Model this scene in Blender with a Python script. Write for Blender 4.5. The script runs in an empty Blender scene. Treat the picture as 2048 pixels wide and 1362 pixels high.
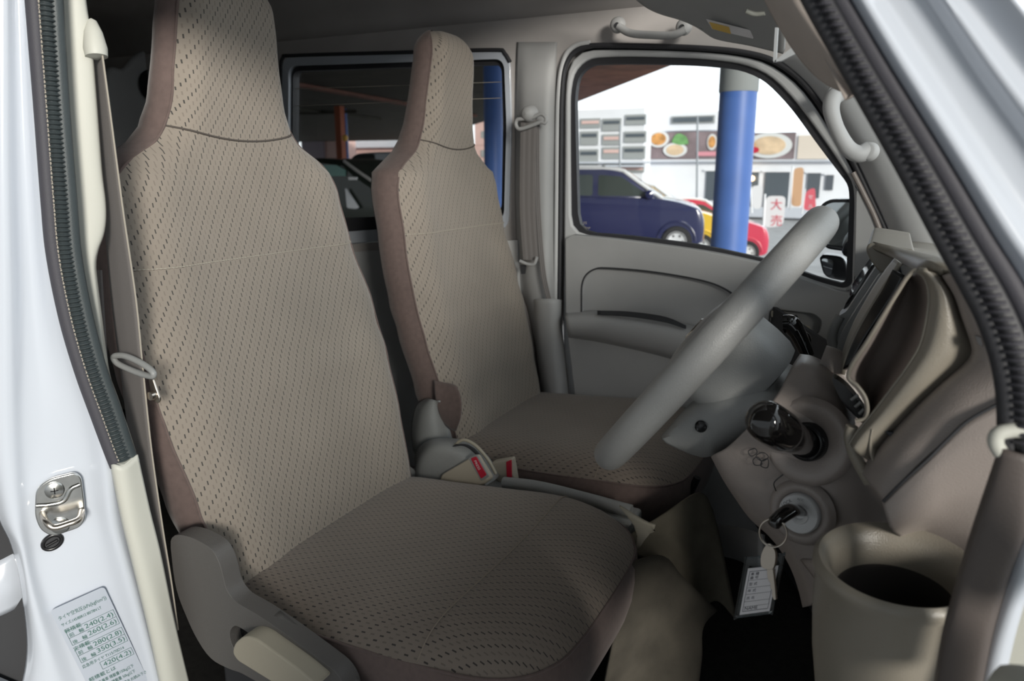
import bpy, bmesh, math, random
from mathutils import Vector as V, Matrix
random.seed(7)
SC = bpy.context.scene
COL = SC.collection
# ------------------------------------------------------------------ camera
FPX = 1500.0
PITCH = math.atan(345 / 1500.0)
YAW = math.radians(26.4)
CAM = V((0.834, -0.604, 1.51))
fw = V((-math.sin(YAW) * math.cos(PITCH), math.cos(YAW) * math.cos(PITCH), -math.sin(PITCH)))
rt = V((math.cos(YAW), math.sin(YAW), 0))
up = rt.cross(fw)
cd = bpy.data.cameras.new('camera')
cam = bpy.data.objects.new('camera', cd)
COL.objects.link(cam)
cam.matrix_world = Matrix(((rt.x, up.x, -fw.x, CAM.x), (rt.y, up.y, -fw.y, CAM.y), (rt.z, up.z, -fw.z, CAM.z), (0, 0, 0, 1)))
cd.sensor_width = 23.5
cd.lens = 23.5 * FPX / 2048
cd.clip_start = 0.02
cd.clip_end = 500
cd.dof.use_dof = True
cd.dof.focus_distance = 1.15
cd.dof.aperture_fstop = 4.0
SC.camera = cam
# ------------------------------------------------------------------ light
w = bpy.data.worlds.new('world'); SC.world = w; w.use_nodes = True
nt = w.node_tree
bg = nt.nodes['Background']
bg.inputs[0].default_value = (0.88, 0.95, 1.0, 1)
# overcast sky, brighter ahead of the van and over the far side of the forecourt
wtc = nt.nodes.new('ShaderNodeTexCoord')
wdp = nt.nodes.new('ShaderNodeVectorMath'); wdp.operation = 'DOT_PRODUCT'; wdp.inputs[1].default_value = (.25, .85, .45)
wmr = nt.nodes.new('ShaderNodeMapRange'); wmr.inputs[1].default_value = -.9; wmr.inputs[2].default_value = .9; wmr.inputs[3].default_value = 0; wmr.inputs[4].default_value = 1
wpw = nt.nodes.new('ShaderNodeMath'); wpw.operation = 'POWER'; wpw.inputs[1].default_value = 2.2
wma = nt.nodes.new('ShaderNodeMath'); wma.operation = 'MULTIPLY_ADD'; wma.inputs[1].default_value = 1.6; wma.inputs[2].default_value = .42
nt.links.new(wtc.outputs['Generated'], wdp.inputs[0]); nt.links.new(wdp.outputs['Value'], wmr.inputs[0]); nt.links.new(wmr.outputs[0], wpw.inputs[0]); nt.links.new(wpw.outputs[0], wma.inputs[0]); nt.links.new(wma.outputs[0], bg.inputs[1])
sd = bpy.data.lights.new('sun', 'SUN')
sd.energy = 2.9; sd.angle = math.radians(13); sd.color = (1.0, 0.96, 0.88)
sun = bpy.data.objects.new('sun', sd); COL.objects.link(sun)
sun.rotation_euler = V((1.0, -1.0, 0.33)).to_track_quat('Z', 'Y').to_euler()
SC.view_settings.view_transform = 'Standard'
SC.view_settings.look = 'None'
SC.view_settings.gamma = 1
SC.view_settings.exposure = 0.18
SC.view_settings.use_curve_mapping = False

# ------------------------------------------------------------------ pixel -> place
def ray(x, y): return fw + rt * ((x - 1024) / FPX) - up * ((y - 681) / FPX)
def hx(x, y, v): d = ray(x, y); return CAM + d * ((v - CAM.x) / d.x)
def hy(x, y, v): d = ray(x, y); return CAM + d * ((v - CAM.y) / d.y)
def hz(x, y, v): d = ray(x, y); return CAM + d * ((v - CAM.z) / d.z)
def hp(x, y, p0, n):
    d = ray(x, y); n = V(n).normalized(); return CAM + d * ((V(p0) - CAM).dot(n) / d.dot(n))
def Y(v, *pts): return [hy(p[0], p[1], v if len(p) < 3 else p[2]) for p in pts]

# ------------------------------------------------------------------ materials
def mat(name, color, rough=.6, metal=0, noise=.0, nscale=30, bump=0, bscale=400, coat=0, spec=.5, sheen=0):
    m = bpy.data.materials.new(name); m.use_nodes = True
    N = m.node_tree.nodes; L = m.node_tree.links
    b = N['Principled BSDF']
    c = (*color, 1)
    b.inputs['Base Color'].default_value = c
    b.inputs['Roughness'].default_value = rough
    b.inputs['Metallic'].default_value = metal
    b.inputs['Specular IOR Level'].default_value = spec
    b.inputs['Coat Weight'].default_value = coat
    b.inputs['Coat Roughness'].default_value = .05
    b.inputs['Sheen Weight'].default_value = sheen
    tc = N.new('ShaderNodeTexCoord')
    if noise:
        n = N.new('ShaderNodeTexNoise'); n.inputs['Scale'].default_value = nscale; n.inputs['Detail'].default_value = 5
        L.new(tc.outputs['Object'], n.inputs['Vector'])
        mr = N.new('ShaderNodeMapRange')
        mr.inputs['From Min'].default_value = .3; mr.inputs['From Max'].default_value = .7
        mr.inputs['To Min'].default_value = 1 - noise; mr.inputs['To Max'].default_value = 1 + noise
        L.new(n.outputs['Fac'], mr.inputs['Value'])
        vm = N.new('ShaderNodeVectorMath'); vm.operation = 'SCALE'
        vm.inputs[0].default_value = color
        L.new(mr.outputs['Result'], vm.inputs['Scale'])
        L.new(vm.outputs['Vector'], b.inputs['Base Color'])
    if bump:
        n2 = N.new('ShaderNodeTexNoise'); n2.inputs['Scale'].default_value = bscale; n2.inputs['Detail'].default_value = 2
        L.new(tc.outputs['Object'], n2.inputs['Vector'])
        bp = N.new('ShaderNodeBump'); bp.inputs['Strength'].default_value = bump; bp.inputs['Distance'].default_value = .001
        L.new(n2.outputs['Fac'], bp.inputs['Height'])
        L.new(bp.outputs['Normal'], b.inputs['Normal'])
    return m

def glassmat(name, tint, refl=.6):
    m = bpy.data.materials.new(name); m.use_nodes = True
    N = m.node_tree.nodes; L = m.node_tree.links
    N.remove(N['Principled BSDF'])
    t = N.new('ShaderNodeBsdfTransparent'); t.inputs[0].default_value = (*tint, 1)
    g = N.new('ShaderNodeBsdfGlossy'); g.inputs['Roughness'].default_value = .02
    fr = N.new('ShaderNodeFresnel'); fr.inputs[0].default_value = 1.45
    mu = N.new('ShaderNodeMath'); mu.operation = 'MULTIPLY'; mu.inputs[1].default_value = refl
    mx = N.new('ShaderNodeMixShader')
    L.new(fr.outputs[0], mu.inputs[0]); L.new(mu.outputs[0], mx.inputs[0])
    L.new(t.outputs[0], mx.inputs[1]); L.new(g.outputs[0], mx.inputs[2])
    L.new(mx.outputs[0], N['Material Output'].inputs[0])
    return m

def fabric(name, base, dark, faint):
    """woven seat cloth: short dashes laid out as a twill, u and v in metres"""
    m = mat(name, base, .92, sheen=.25)
    N = m.node_tree.nodes; L = m.node_tree.links; b = N['Principled BSDF']
    uv = N.new('ShaderNodeUVMap'); uv.uv_map = 'UVMap'
    sp = N.new('ShaderNodeSeparateXYZ'); L.new(uv.outputs[0], sp.inputs[0])
    def mt(op, a, bb=None, c=None):
        n = N.new('ShaderNodeMath'); n.operation = op
        for i, x in enumerate((a, bb, c)):
            if x is None: continue
            if isinstance(x, (int, float)): n.inputs[i].default_value = x
            else: L.new(x, n.inputs[i])
        return n.outputs[0]
    U = mt('DIVIDE', sp.outputs[0], .0052); Vv = mt('DIVIDE', sp.outputs[1], .0078)
    # a slight per-column offset makes the twill read as staggered stitches
    iu = mt('FLOOR', U); fu = mt('SUBTRACT', U, iu)
    jv = mt('FLOOR', Vv); fv = mt('SUBTRACT', Vv, jv)
    s = mt('ADD', mt('SUBTRACT', iu, jv), 4000)
    md = mt('MODULO', s, 4)
    dk = mt('LESS_THAN', md, .5)
    ft = mt('COMPARE', md, 2, .5)
    mu_ = mt('LESS_THAN', mt('ABSOLUTE', mt('SUBTRACT', fu, .5)), .15)
    mv_ = mt('LESS_THAN', mt('ABSOLUTE', mt('SUBTRACT', fv, .5)), .42)
    mask = mt('MULTIPLY', mu_, mv_)
    fd = mt('MULTIPLY', mask, dk); ff = mt('MULTIPLY', mask, ft)
    n = N.new('ShaderNodeTexNoise'); n.inputs['Scale'].default_value = 7; n.inputs['Detail'].default_value = 6
    tc = N.new('ShaderNodeTexCoord'); L.new(tc.outputs['Object'], n.inputs['Vector'])
    m0 = N.new('ShaderNodeMix'); m0.data_type = 'RGBA'
    m0.inputs[6].default_value = (*[x * .84 for x in base], 1); m0.inputs[7].default_value = (*[x * 1.14 for x in base], 1)
    L.new(n.outputs['Fac'], m0.inputs[0])
    m1 = N.new('ShaderNodeMix'); m1.data_type = 'RGBA'
    L.new(ff, m1.inputs[0]); L.new(m0.outputs[2], m1.inputs[6]); m1.inputs[7].default_value = (*faint, 1)
    m2 = N.new('ShaderNodeMix'); m2.data_type = 'RGBA'
    L.new(fd, m2.inputs[0]); L.new(m1.outputs[2], m2.inputs[6]); m2.inputs[7].default_value = (*dark, 1)
    L.new(m2.outputs[2], b.inputs['Base Color'])
    bp = N.new('ShaderNodeBump'); bp.inputs['Strength'].default_value = .35; bp.inputs['Distance'].default_value = .0015
    bp.invert = True
    L.new(mt('ADD', fd, ff), bp.inputs['Height']); L.new(bp.outputs[0], b.inputs['Normal'])
    return m

M = dict(
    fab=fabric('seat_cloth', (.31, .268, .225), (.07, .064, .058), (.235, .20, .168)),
    fab_shaded=fabric('seat_cloth_shaded', (.24, .197, .163), (.05, .042, .038), (.165, .135, .112)),  # same cloth as the backrest, darkened to carry the cushion's shade
    side=mat('side_cloth', (.15, .108, .098), .95, noise=.1, nscale=90, bump=.25, bscale=900, sheen=.2),
    seam=mat('seam_thread', (.10, .085, .075), .9),
    stitch=mat('stitch_thread', (.42, .38, .32), .9),
    grey=mat('trim_grey', (.405, .405, .405), .55, noise=.05, nscale=8, bump=.25, bscale=700),
    lgrey=mat('trim_light_grey', (.605, .61, .615), .55, noise=.04, nscale=8, bump=.2, bscale=700),
    head=mat('headliner', (.50, .47, .455), .9, noise=.08, nscale=5, bump=.2, bscale=500),
    cream=mat('trim_cream', (.60, .60, .54), .5, bump=.12, bscale=700),
    taupe=mat('dash_taupe', (.29, .252, .232), .38, noise=.05, nscale=10, bump=.35, bscale=650, spec=.6),
    taupd=mat('scuff_taupe', (.11, .092, .085), .5, bump=.3, bscale=650),
    taupel=mat('dash_olive', (.25, .225, .185), .36, noise=.05, nscale=10, bump=.3, bscale=650, spec=.6),
    wheel=mat('wheel_urethane', (.30, .30, .295), .42, noise=.04, nscale=14, bump=.5, bscale=620, spec=.6),
    hub=mat('hub_plastic', (.31, .315, .31), .42, bump=.5, bscale=600),
    beige=mat('beige_plastic', (.42, .38, .30), .5, bump=.1, bscale=600),
    buckle=mat('buckle_plastic', (.47, .42, .34), .5, bump=.1, bscale=600),
    hubd=mat('shield_plastic', (.125, .118, .112), .5, bump=.4, bscale=600),
    seamc=mat('cushion_seam', (.30, .25, .20), .9),
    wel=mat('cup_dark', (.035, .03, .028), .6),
    red=mat('red_button', (.55, .02, .05), .35),
    black=mat('black_plastic', (.012, .012, .013), .25),
    gloss=mat('gloss_black', (.01, .009, .009), .06, coat=.6),
    rubber=mat('rubber', (.035, .035, .04), .55, bump=.3, bscale=500),
    sealp=mat('seal_purple', (.06, .058, .07), .6, bump=.3, bscale=900),
    sealt=mat('seal_teal', (.05, .062, .066), .45, bump=.3, bscale=900),
    white=mat('white_paint', (.60, .64, .71), .22, coat=1.0),
    chrome=mat('zinc_plate', (.62, .62, .60), .22, 1, noise=.12, nscale=60),
    steel=mat('key_steel', (.55, .50, .44), .28, 1),
    belt=mat('belt_web', (.20, .185, .18), .7, bump=.4, bscale=900),
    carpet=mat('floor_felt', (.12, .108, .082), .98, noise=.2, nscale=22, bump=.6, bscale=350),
    felt=mat('felt_shaded', (.065, .058, .046), .98, noise=.2, nscale=22, bump=.6, bscale=350),  # carpet felt again, with the shade on its side put into the colour
    mat=mat('floor_mat', (.016, .015, .014), .9, noise=.4, nscale=60, bump=.7, bscale=500),
    dark=mat('dark_panel', (.035, .036, .04), .7),
    darkhead=mat('rear_lining', (.42, .42, .39), .95),
    paper=mat('tag_paper', (.80, .78, .80), .7),
    label=mat('label_film', (.44, .48, .55), .4),
    ink=mat('green_ink', (.05, .15, .12), .6),
    inkb=mat('dark_ink', (.05, .05, .07), .6),
    yellow=mat('label_yellow', (.75, .50, .12), .6),
    glass=glassmat('window_glass', (.95, .96, .96), .5),
    tint=glassmat('privacy_glass', (.86, .86, .85), .4),
    wind=glassmat('windshield_glass', (.95, .96, .96), .5),
    clear=glassmat('clear_acrylic', (.86, .90, .92), 1.0),
    mirror=mat('mirror_glass', (.8, .82, .82), .03, 1),
)

# ------------------------------------------------------------------ mesh helpers
def lab(o, label=None, cat=None, group=None, kind=None):
    if label: o['label'] = label
    if cat: o['category'] = cat
    if group: o['group'] = group
    if kind: o['kind'] = kind
    return o
def thing(name, loc, label=None, cat=None, group=None, kind=None):
    o = bpy.data.objects.new(name, None); COL.objects.link(o); o.location = loc; o.empty_display_size = .02
    bpy.context.view_layer.update()
    return lab(o, label, cat, group, kind)
def wloc(o):
    p = V(o.location)
    while o.parent: o = o.parent; p += V(o.location)
    return p
def obj(name, bm, m, parent=None, smooth=True, label=None, cat=None, group=None, kind=None, solid=0, bevel=0, sub=0, soff=1):
    """bm is in world coordinates"""
    if parent:
        bmesh.ops.translate(bm, verts=bm.verts, vec=-wloc(parent))
        org = None
    else:
        c = V((0, 0, 0))
        for v in bm.verts: c += v.co
        org = c / max(1, len(bm.verts))
        org.z = min(v.co.z for v in bm.verts)
        bmesh.ops.translate(bm, verts=bm.verts, vec=-org)
    me = bpy.data.meshes.new(name)
    bm.to_mesh(me); bm.free()
    me.materials.append(m)
    if smooth:
        for p in me.polygons: p.use_smooth = True
    o = bpy.data.objects.new(name, me); COL.objects.link(o)
    if parent: o.parent = parent
    else: o.location = org
    if solid:
        s = o.modifiers.new('solid', 'SOLIDIFY'); s.thickness = solid; s.offset = soff
    if bevel:
        s = o.modifiers.new('bevel', 'BEVEL'); s.width = bevel; s.segments = 3; s.limit_method = 'ANGLE'; s.angle_limit = math.radians(35)
        s.harden_normals = False
    if sub:
        s = o.modifiers.new('sub', 'SUBSURF'); s.levels = sub; s.render_levels = sub
    if smooth:
        try:
            me.set_sharp_from_angle(angle=math.radians(48))
        except Exception: pass
    return lab(o, label, cat, group, kind)
def cr(pts, n, closed=False):
    """Catmull-Rom resample to n points, even by chord length"""
    P = [V(p) for p in pts]
    k = len(P)
    if k == 2: return [P[0].lerp(P[1], i / (n - 1)) for i in range(n)]
    segs = k if closed else k - 1
    def g(i):
        if closed: return P[i % k]
        if i < 0: return P[0] * 2 - P[1]
        if i >= k: return P[-1] * 2 - P[-2]
        return P[i]
    dense = []
    for s in range(segs):
        a, b, c, d = g(s - 1), g(s), g(s + 1), g(s + 2)
        for j in range(12):
            t = j / 12
            dense.append(.5 * ((2 * b) + (c - a) * t + (2 * a - 5 * b + 4 * c - d) * t * t + (3 * b - a - 3 * c + d) * t ** 3))
    dense.append(P[0].copy() if closed else P[-1].copy())
    L = [0]
    for i in range(1, len(dense)): L.append(L[-1] + (dense[i] - dense[i - 1]).length)
    out = []; tot = L[-1]; j = 0
    m = n if closed else n - 1
    for i in range(n):
        t = tot * i / m
        while j < len(L) - 2 and L[j + 1] < t: j += 1
        f = (t - L[j]) / max(1e-9, L[j + 1] - L[j])
        out.append(dense[j].lerp(dense[j + 1], f))
    return out
def gridbm(G, closeu=False, closev=False, bm=None, uvf=None):
    bm = bm or bmesh.new()
    R = [[bm.verts.new(p) for p in row] for row in G]
    nu, nv = len(R), len(R[0])
    fs = []
    for i in range(nu if closeu else nu - 1):
        for j in range(nv if closev else nv - 1):
            a, b, c, d = R[i][j], R[(i + 1) % nu][j], R[(i + 1) % nu][(j + 1) % nv], R[i][(j + 1) % nv]
            try: fs.append((bm.faces.new((a, b, c, d)), i, j))
            except ValueError: pass
    if uvf:
        ul = bm.loops.layers.uv.get('UVMap') or bm.loops.layers.uv.new('UVMap')
        for f, i, j in fs:
            for lp, (ii, jj) in zip(f.loops, ((i, j), (i + 1, j), (i + 1, j + 1), (i, j + 1))):
                lp[ul].uv = uvf(ii, jj)
    return bm, R
def fixn(bm):
    bmesh.ops.recalc_face_normals(bm, faces=bm.faces); return bm
def face_cam(bm):
    """make an open sheet face the side it is seen from"""
    s = 0
    for f in bm.faces: s += f.normal.dot((CAM - f.calc_center_median()).normalized()) * f.calc_area()
    bm.normal_update()
    s = sum(f.normal.dot((CAM - f.calc_center_median()).normalized()) * f.calc_area() for f in bm.faces)
    if s < 0: bmesh.ops.reverse_faces(bm, faces=bm.faces)
    return bm
def sheet(curves, nu=40, nv=16, cross=True):
    """smooth surface through curves (each a list of points)"""
    C = [cr(c, nu) for c in curves]
    G = []
    for i in range(nu):
        col = [c[i] for c in C]
        G.append(cr(col, nv) if cross else col)
    bm, R = gridbm(G)
    return face_cam(bm)
def prism(poly, d):
    """polygon (3D points) extruded by vector d; solid"""
    bm = bmesh.new()
    a = [bm.verts.new(p) for p in poly]; b = [bm.verts.new(V(p) + V(d)) for p in poly]
    bm.faces.new(a); bm.faces.new(b[::-1])
    n = len(a)
    for i in range(n): bm.faces.new((a[i], b[i], b[(i + 1) % n], a[(i + 1) % n]))
    return fixn(bm)
def prism_hole(outer, holes, d):
    bm = bmesh.new()
    loops = []
    for lp in [outer] + holes:
        vs = [bm.verts.new(p) for p in lp]; loops.append(vs)
        for i in range(len(vs)): bm.edges.new((vs[i], vs[(i + 1) % len(vs)]))
    bmesh.ops.triangle_fill(bm, use_beauty=True, use_dissolve=False, edges=bm.edges[:])
    r = bmesh.ops.extrude_face_region(bm, geom=bm.faces[:])
    vs = [g for g in r['geom'] if isinstance(g, bmesh.types.BMVert)]
    bmesh.ops.translate(bm, verts=vs, vec=V(d))
    return fixn(bm)
def box(c, s, bm=None, rot=None):
    bm = bm or bmesh.new()
    r = bmesh.ops.create_cube(bm, size=1)
    for v in r['verts']:
        v.co = V((v.co.x * s[0], v.co.y * s[1], v.co.z * s[2]))
        if rot: v.co = rot @ v.co
        v.co += V(c)
    return bm
def tube(pts, r, n=None, seg=12, closed=False, bm=None, rf=None, flat=None, cap=True):
    """r radius; rf(t) multiplies it; flat=(vector, k) squashes the section along vector to k"""
    n = n or max(16, len(pts) * 6)
    P = cr(pts, n, closed)
    bm = bm or bmesh.new()
    rings = []
    prev = None
    for i in range(n):
        if closed: t = (P[(i + 1) % n] - P[i - 1]).normalized()
        else: t = (P[min(n - 1, i + 1)] - P[max(0, i - 1)]).normalized()
        if prev is None:
            a = t.orthogonal().normalized()
        else:
            a = (prev - t * prev.dot(t)).normalized()
        prev = a
        b = t.cross(a)
        rr = (r(i / (n - 1)) if callable(r) else r) * (rf(i / (n - 1)) if rf else 1)
        ring = []
        for k in range(seg):
            th = 2 * math.pi * k / seg
            o = a * math.cos(th) * rr + b * math.sin(th) * rr
            if flat:
                fv = flat[0].normalized(); o = o - fv * o.dot(fv) * (1 - flat[1])
            ring.append(bm.verts.new(P[i] + o))
        rings.append(ring)
    m = n if closed else n - 1
    for i in range(m):
        A, B = rings[i], rings[(i + 1) % n]
        off = 0
        if closed and i == n - 1:
            off = min(range(seg), key=lambda q: (A[0].co - B[q].co).length)
        for k in range(seg):
            bm.faces.new((A[k], A[(k + 1) % seg], B[(k + 1 + off) % seg], B[(k + off) % seg]))
    if not closed and cap:
        bm.faces.new(rings[0][::-1]); bm.faces.new(rings[-1])
    return fixn(bm)
def lathe(prof, c, axis=(0, 0, 1), seg=48, bm=None, cap=False, scale2=1):
    """prof: list of (radius, height) along axis from c"""
    ax = V(axis).normalized(); a = ax.orthogonal().normalized(); b = ax.cross(a)
    G = []
    for r, h in prof:
        G.append([V(c) + ax * h + (a * math.cos(2 * math.pi * k / seg) + b * math.sin(2 * math.pi * k / seg) * scale2) * r for k in range(seg)])
    bm, R = gridbm(G, closev=True, bm=bm)
    if cap:
        bm.faces.new(R[0][::-1]); bm.faces.new(R[-1])
    return fixn(bm)
def text_bm(items):
    """items: (string, origin, ex, ey) ; ex, ey are the 3D vectors of one unit of text size"""
    bm = bmesh.new()
    for s, o, ex, ey in items:
        cu = bpy.data.curves.new('t', 'FONT'); cu.body = s; cu.size = 1
        to = bpy.data.objects.new('t', cu); COL.objects.link(to)
        bpy.context.view_layer.update()
        me = bpy.data.meshes.new_from_object(to.evaluated_get(bpy.context.evaluated_depsgraph_get()))
        for v in me.vertices: v.co = V(o) + V(ex) * v.co.x + V(ey) * v.co.y
        bm.from_mesh(me)
        bpy.data.objects.remove(to); bpy.data.meshes.remove(me); bpy.data.curves.remove(cu)
    return face_cam(bm)
def ell(c, a, b, n=40): return [V(c) + V(a) * math.cos(2 * math.pi * i / n) + V(b) * math.sin(2 * math.pi * i / n) for i in range(n)]
def rnd(poly, r=.2, n=5):
    """round the corners of a polygon of points"""
    out = []; k = len(poly)
    for i in range(k):
        p = V(poly[i]); a = V(poly[i - 1]); b = V(poly[(i + 1) % k])
        d = min((a - p).length, (b - p).length) * .48
        d = min(d, r)
        A = p + (a - p).normalized() * d; B = p + (b - p).normalized() * d
        for j in range(n + 1):
            t = j / n
            out.append(A * (1 - t) ** 2 + p * 2 * t * (1 - t) + B * t * t)
    return out

# ================================================================== SETTING
exec_parts = []
#@STRUCT
# ---- far (left) side of the van: wall with the door opening and the rear side window
YW = 1.33
F0 = [(1118, 640), (1120, 500), (1122, 300), (1124, 190), (1133, 128), (1165, 95), (1240, 91), (1400, 96), (1500, 107), (1562, 130), (1622, 184), (1692, 296), (1742, 400), (1778, 480), (1800, 560)]
f0 = cr(Y(YW, *F0), 60)
f0 = [p for p in f0]
door_low = [V((f0[-1].x + .02, YW, 1.05)), V((f0[-1].x + .02, YW, .62)), V((f0[0].x + .01, YW, .62))]
RWo = rnd(Y(YW, (562, 112), (1020, 100), (1024, 250), (1017, 463), (560, 500)), .045, 6)
wall_out = [V((-2.0, YW, .50)), V((1.22, YW, .50)), V((1.22, YW, 1.30)), V((.95, YW, 1.62)), V((.62, YW, 1.90)), V((-2.0, YW, 1.90))]
obj('wall_left', prism_hole(wall_out, [f0 + door_low, RWo], (0, .035, 0)), M['head'], smooth=False, kind='structure', label='grey inner side of the van body around the passenger door and rear side window')
# headliner
hl = [(1.335, 1.895), (1.325, 1.93), (1.29, 1.965), (1.22, 1.99), (1.0, 2.01), (.68, 2.02), (.36, 2.01), (.16, 1.99), (.08, 1.96), (.04, 1.90)]
G = [[V((x, y, z)) for y, z in hl] for x in (-2.0, -1.2, -.4, .3, .55)]
bm, _ = gridbm(G)
obj('ceiling', face_cam(bm), M['head'], kind='structure', solid=.02, soff=-1, label='greige moulded headliner of the van roof')
obj('floor', box((-.4, .66, .515), (3.3, 1.36, .05)), M['mat'], smooth=False, kind='structure', label='dark rubber cabin floor')
obj('wall_rear', box((-2.0, .66, 1.25), (.04, 1.40, 1.5)), M['darkhead'], smooth=False, kind='structure', label='dark lining at the back of the cargo area')
obj('wall_right', box((-1.13, -.0, 1.25), (1.7, .03, 1.5)), M['darkhead'], smooth=False, kind='structure', label='closed sliding door side behind the driver seat')
obj('wall_front', prism([V((1.14, .0, .5)), V((1.14, 1.33, .5)), V((1.14, 1.33, 1.30)), V((1.14, .0, 1.30))], (.03, 0, 0)), M['dark'], smooth=False, kind='structure')
# roof rail over the driver door
obj('trim_19', prism([V((-.6, .02, 1.79)), V((-.6, .02, 1.93)), V((-.6, .09, 1.95)), V((-.6, .07, 1.80))], (1.2, 0, 0)), M['lgrey'], kind='structure', bevel=.01)
# windshield
ws = [V((1.16, .03, 1.30)), V((1.16, 1.33, 1.30)), V((.60, 1.27, 1.93)), V((.60, .08, 1.93))]
obj('window_windshield' if False else 'window_3', prism(ws, (.006, 0, .006)), M['wind'], smooth=False, kind='structure', label='front windshield glass')

# rear quarter trim seen behind the near headrest
def pxr(*p): return [hx(a, b, -1.60) for a, b in p]
q = cr(pxr((205, 152), (235, 142), (262, 112), (292, 98), (330, 96), (380, 130), (400, 330), (380, 420), (200, 420)), 60, True)
rt_ = obj('trim_1', prism(q, (.03, 0, 0)), M['lgrey'], kind='structure', label='grey moulded rear pillar trim behind the driver seat', bevel=.012)
obj('groove', tube(pxr((212, 194), (260, 194), (330, 198)), .002), M['dark'], rt_)
obj('opening', lathe([(0, 0), (.05, 0), (.055, .006)], hx(303, 172, -1.565), (1, 0, 0)), M['black'], rt_)

# ---- rear side window
wf = thing('window_1', hy(800, 463, YW), kind='structure', label='rear side window with dark tinted glass behind the passenger seat')
ro = rnd(Y(YW - .006, (563, 113), (1019, 101), (1023, 250), (1016, 462), (560, 498)), .045, 6)
ri = rnd(Y(YW - .006, (577, 132), (1007, 118), (1012, 250), (1007, 440), (575, 472)), .03, 6)
obj('window_frame', prism_hole(ro, [ri], (0, .03, 0)), M['white'], wf, bevel=.003)
ro2 = rnd(Y(YW + .008, (574, 129), (1010, 115), (1014, 250), (1010, 452), (572, 484)), .03, 6)
ri2 = rnd(Y(YW + .008, (586, 142), (1003, 128), (1006, 250), (1003, 424), (584, 440)), .025, 6)
obj('glass_rubber', prism_hole(ro2, [ri2], (0, .03, 0)), M['rubber'], wf, smooth=False)
obj('outer_seal', tube(Y(YW - .006, (560, 300), (562, 150), (566, 116), (590, 111), (800, 105), (985, 100), (1008, 106), (1020, 124)), .0055, n=160), M['rubber'], wf)
obj('pane', prism([V((p.x, YW + .022, p.z)) for p in ro2], (0, .004, 0)), M['tint'], wf, smooth=False)
for a, b in (((588, 178), (1003, 164)), ((588, 212), (1003, 196))):
    obj('defroster_line', tube(Y(YW + .02, a, b), .0008, seg=6), M['stitch'], wf)

# ---- front passenger door
d1 = thing('door_1', (.4, YW, .62), kind='structure', label='closed passenger side front door with grey trim panel')
DO = [(1126, 640), (1127, 500), (1129, 300), (1130, 190), (1139, 132), (1168, 103), (1240, 99), (1400, 104), (1497, 116), (1556, 140), (1614, 193), (1684, 304), (1733, 405), (1768, 485), (1788, 560)]
do = cr(Y(YW - .004, *DO), 60)
GL = [(1141, 467), (1139, 300), (1139, 185), (1147, 142), (1176, 116), (1245, 112), (1400, 116), (1488, 127), (1540, 150), (1590, 200), (1655, 290), (1706, 366), (1709, 400), (1704, 570), (1688, 578), (1640, 566), (1550, 532), (1400, 499), (1250, 478)]
GI = [(1157, 464), (1152, 300), (1150, 190), (1157, 150), (1182, 129), (1245, 127), (1400, 130), (1482, 139), (1528, 160), (1578, 210), (1643, 300), (1697, 370), (1699, 400), (1692, 560), (1686, 567), (1640, 556), (1550, 522), (1400, 489), (1250, 470)]
gl = rnd(Y(YW - .004, *GL), .05, 3); gi = rnd(Y(YW + .006, *GI), .05, 3); gl2 = rnd(Y(YW + .006, *GL), .05, 3)
dl = [V((do[-1].x + .012, YW - .004, 1.02)), V((do[-1].x + .012, YW - .004, .64)), V((do[0].x + .012, YW - .004, .64))]
obj('door_frame', prism_hole(do + dl, [gl], (0, .035, 0)), M['lgrey'], d1, bevel=.006)
obj('glass_rubber', prism_hole(gl2, [gi], (0, .02, 0)), M['rubber'], d1)
fl = [p + (p - V((.35, YW, 1.45))).normalized() * .03 for p in f0]
fl = [V((p.x, YW + .037, p.z)) for p in fl]
obj('frame_flange', prism_hole(fl, [[V((p.x, YW + .037, p.z)) for p in rnd(Y(YW - .004, *GL), .05, 3)]], (0, .01, 0)), M['rubber'], d1, smooth=False)
obj('pane', prism([V((p.x, YW + .018, p.z)) for p in gl2], (0, .004, 0)), M['glass'], d1, smooth=False)
# inner trim panel
DPo = [(1130, 478), (1136, 470), (1160, 471), (1250, 480), (1400, 501), (1500, 521), (1550, 535), (1640, 569), (1700, 585), (1745, 560), (1764, 500), (1790, 560), (1820, 700), (1830, 900), (1820, 1100)]
dp = cr(Y(YW - .035, *DPo), 60)
dp = dp + [V((dp[-1].x, YW - .035, .565)), V((dp[0].x + .01, YW - .035, .565)), hy(1150, 800, YW - .035), hy(1131, 640, YW - .035)]
pk = [(1163, 632), (1163, 600), (1164, 570), (1172, 550), (1190, 538), (1215, 536), (1300, 543), (1400, 560), (1450, 578), (1478, 602), (1490, 640), (1480, 680), (1400, 668), (1300, 650)]
pkl = rnd(Y(YW - .035, *pk), .03, 3)
hr = rnd(Y(YW - .035, (1540, 618), (1628, 628), (1644, 642), (1636, 670), (1600, 668), (1536, 652)), .012, 5)
obj('trim_panel', prism_hole(dp, [pkl, hr], (0, .03, 0)), M['grey'], d1, bevel=.003)
obj('pocket_panel', prism(rnd(Y(YW - .022, *[(x, y) for x, y in pk]), .03, 3), (0, .012, 0)), M['grey'], d1)
obj('pocket_groove', tube(Y(YW - .035, *pk[:11]), .0022, n=80), M['dark'], d1)
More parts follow.
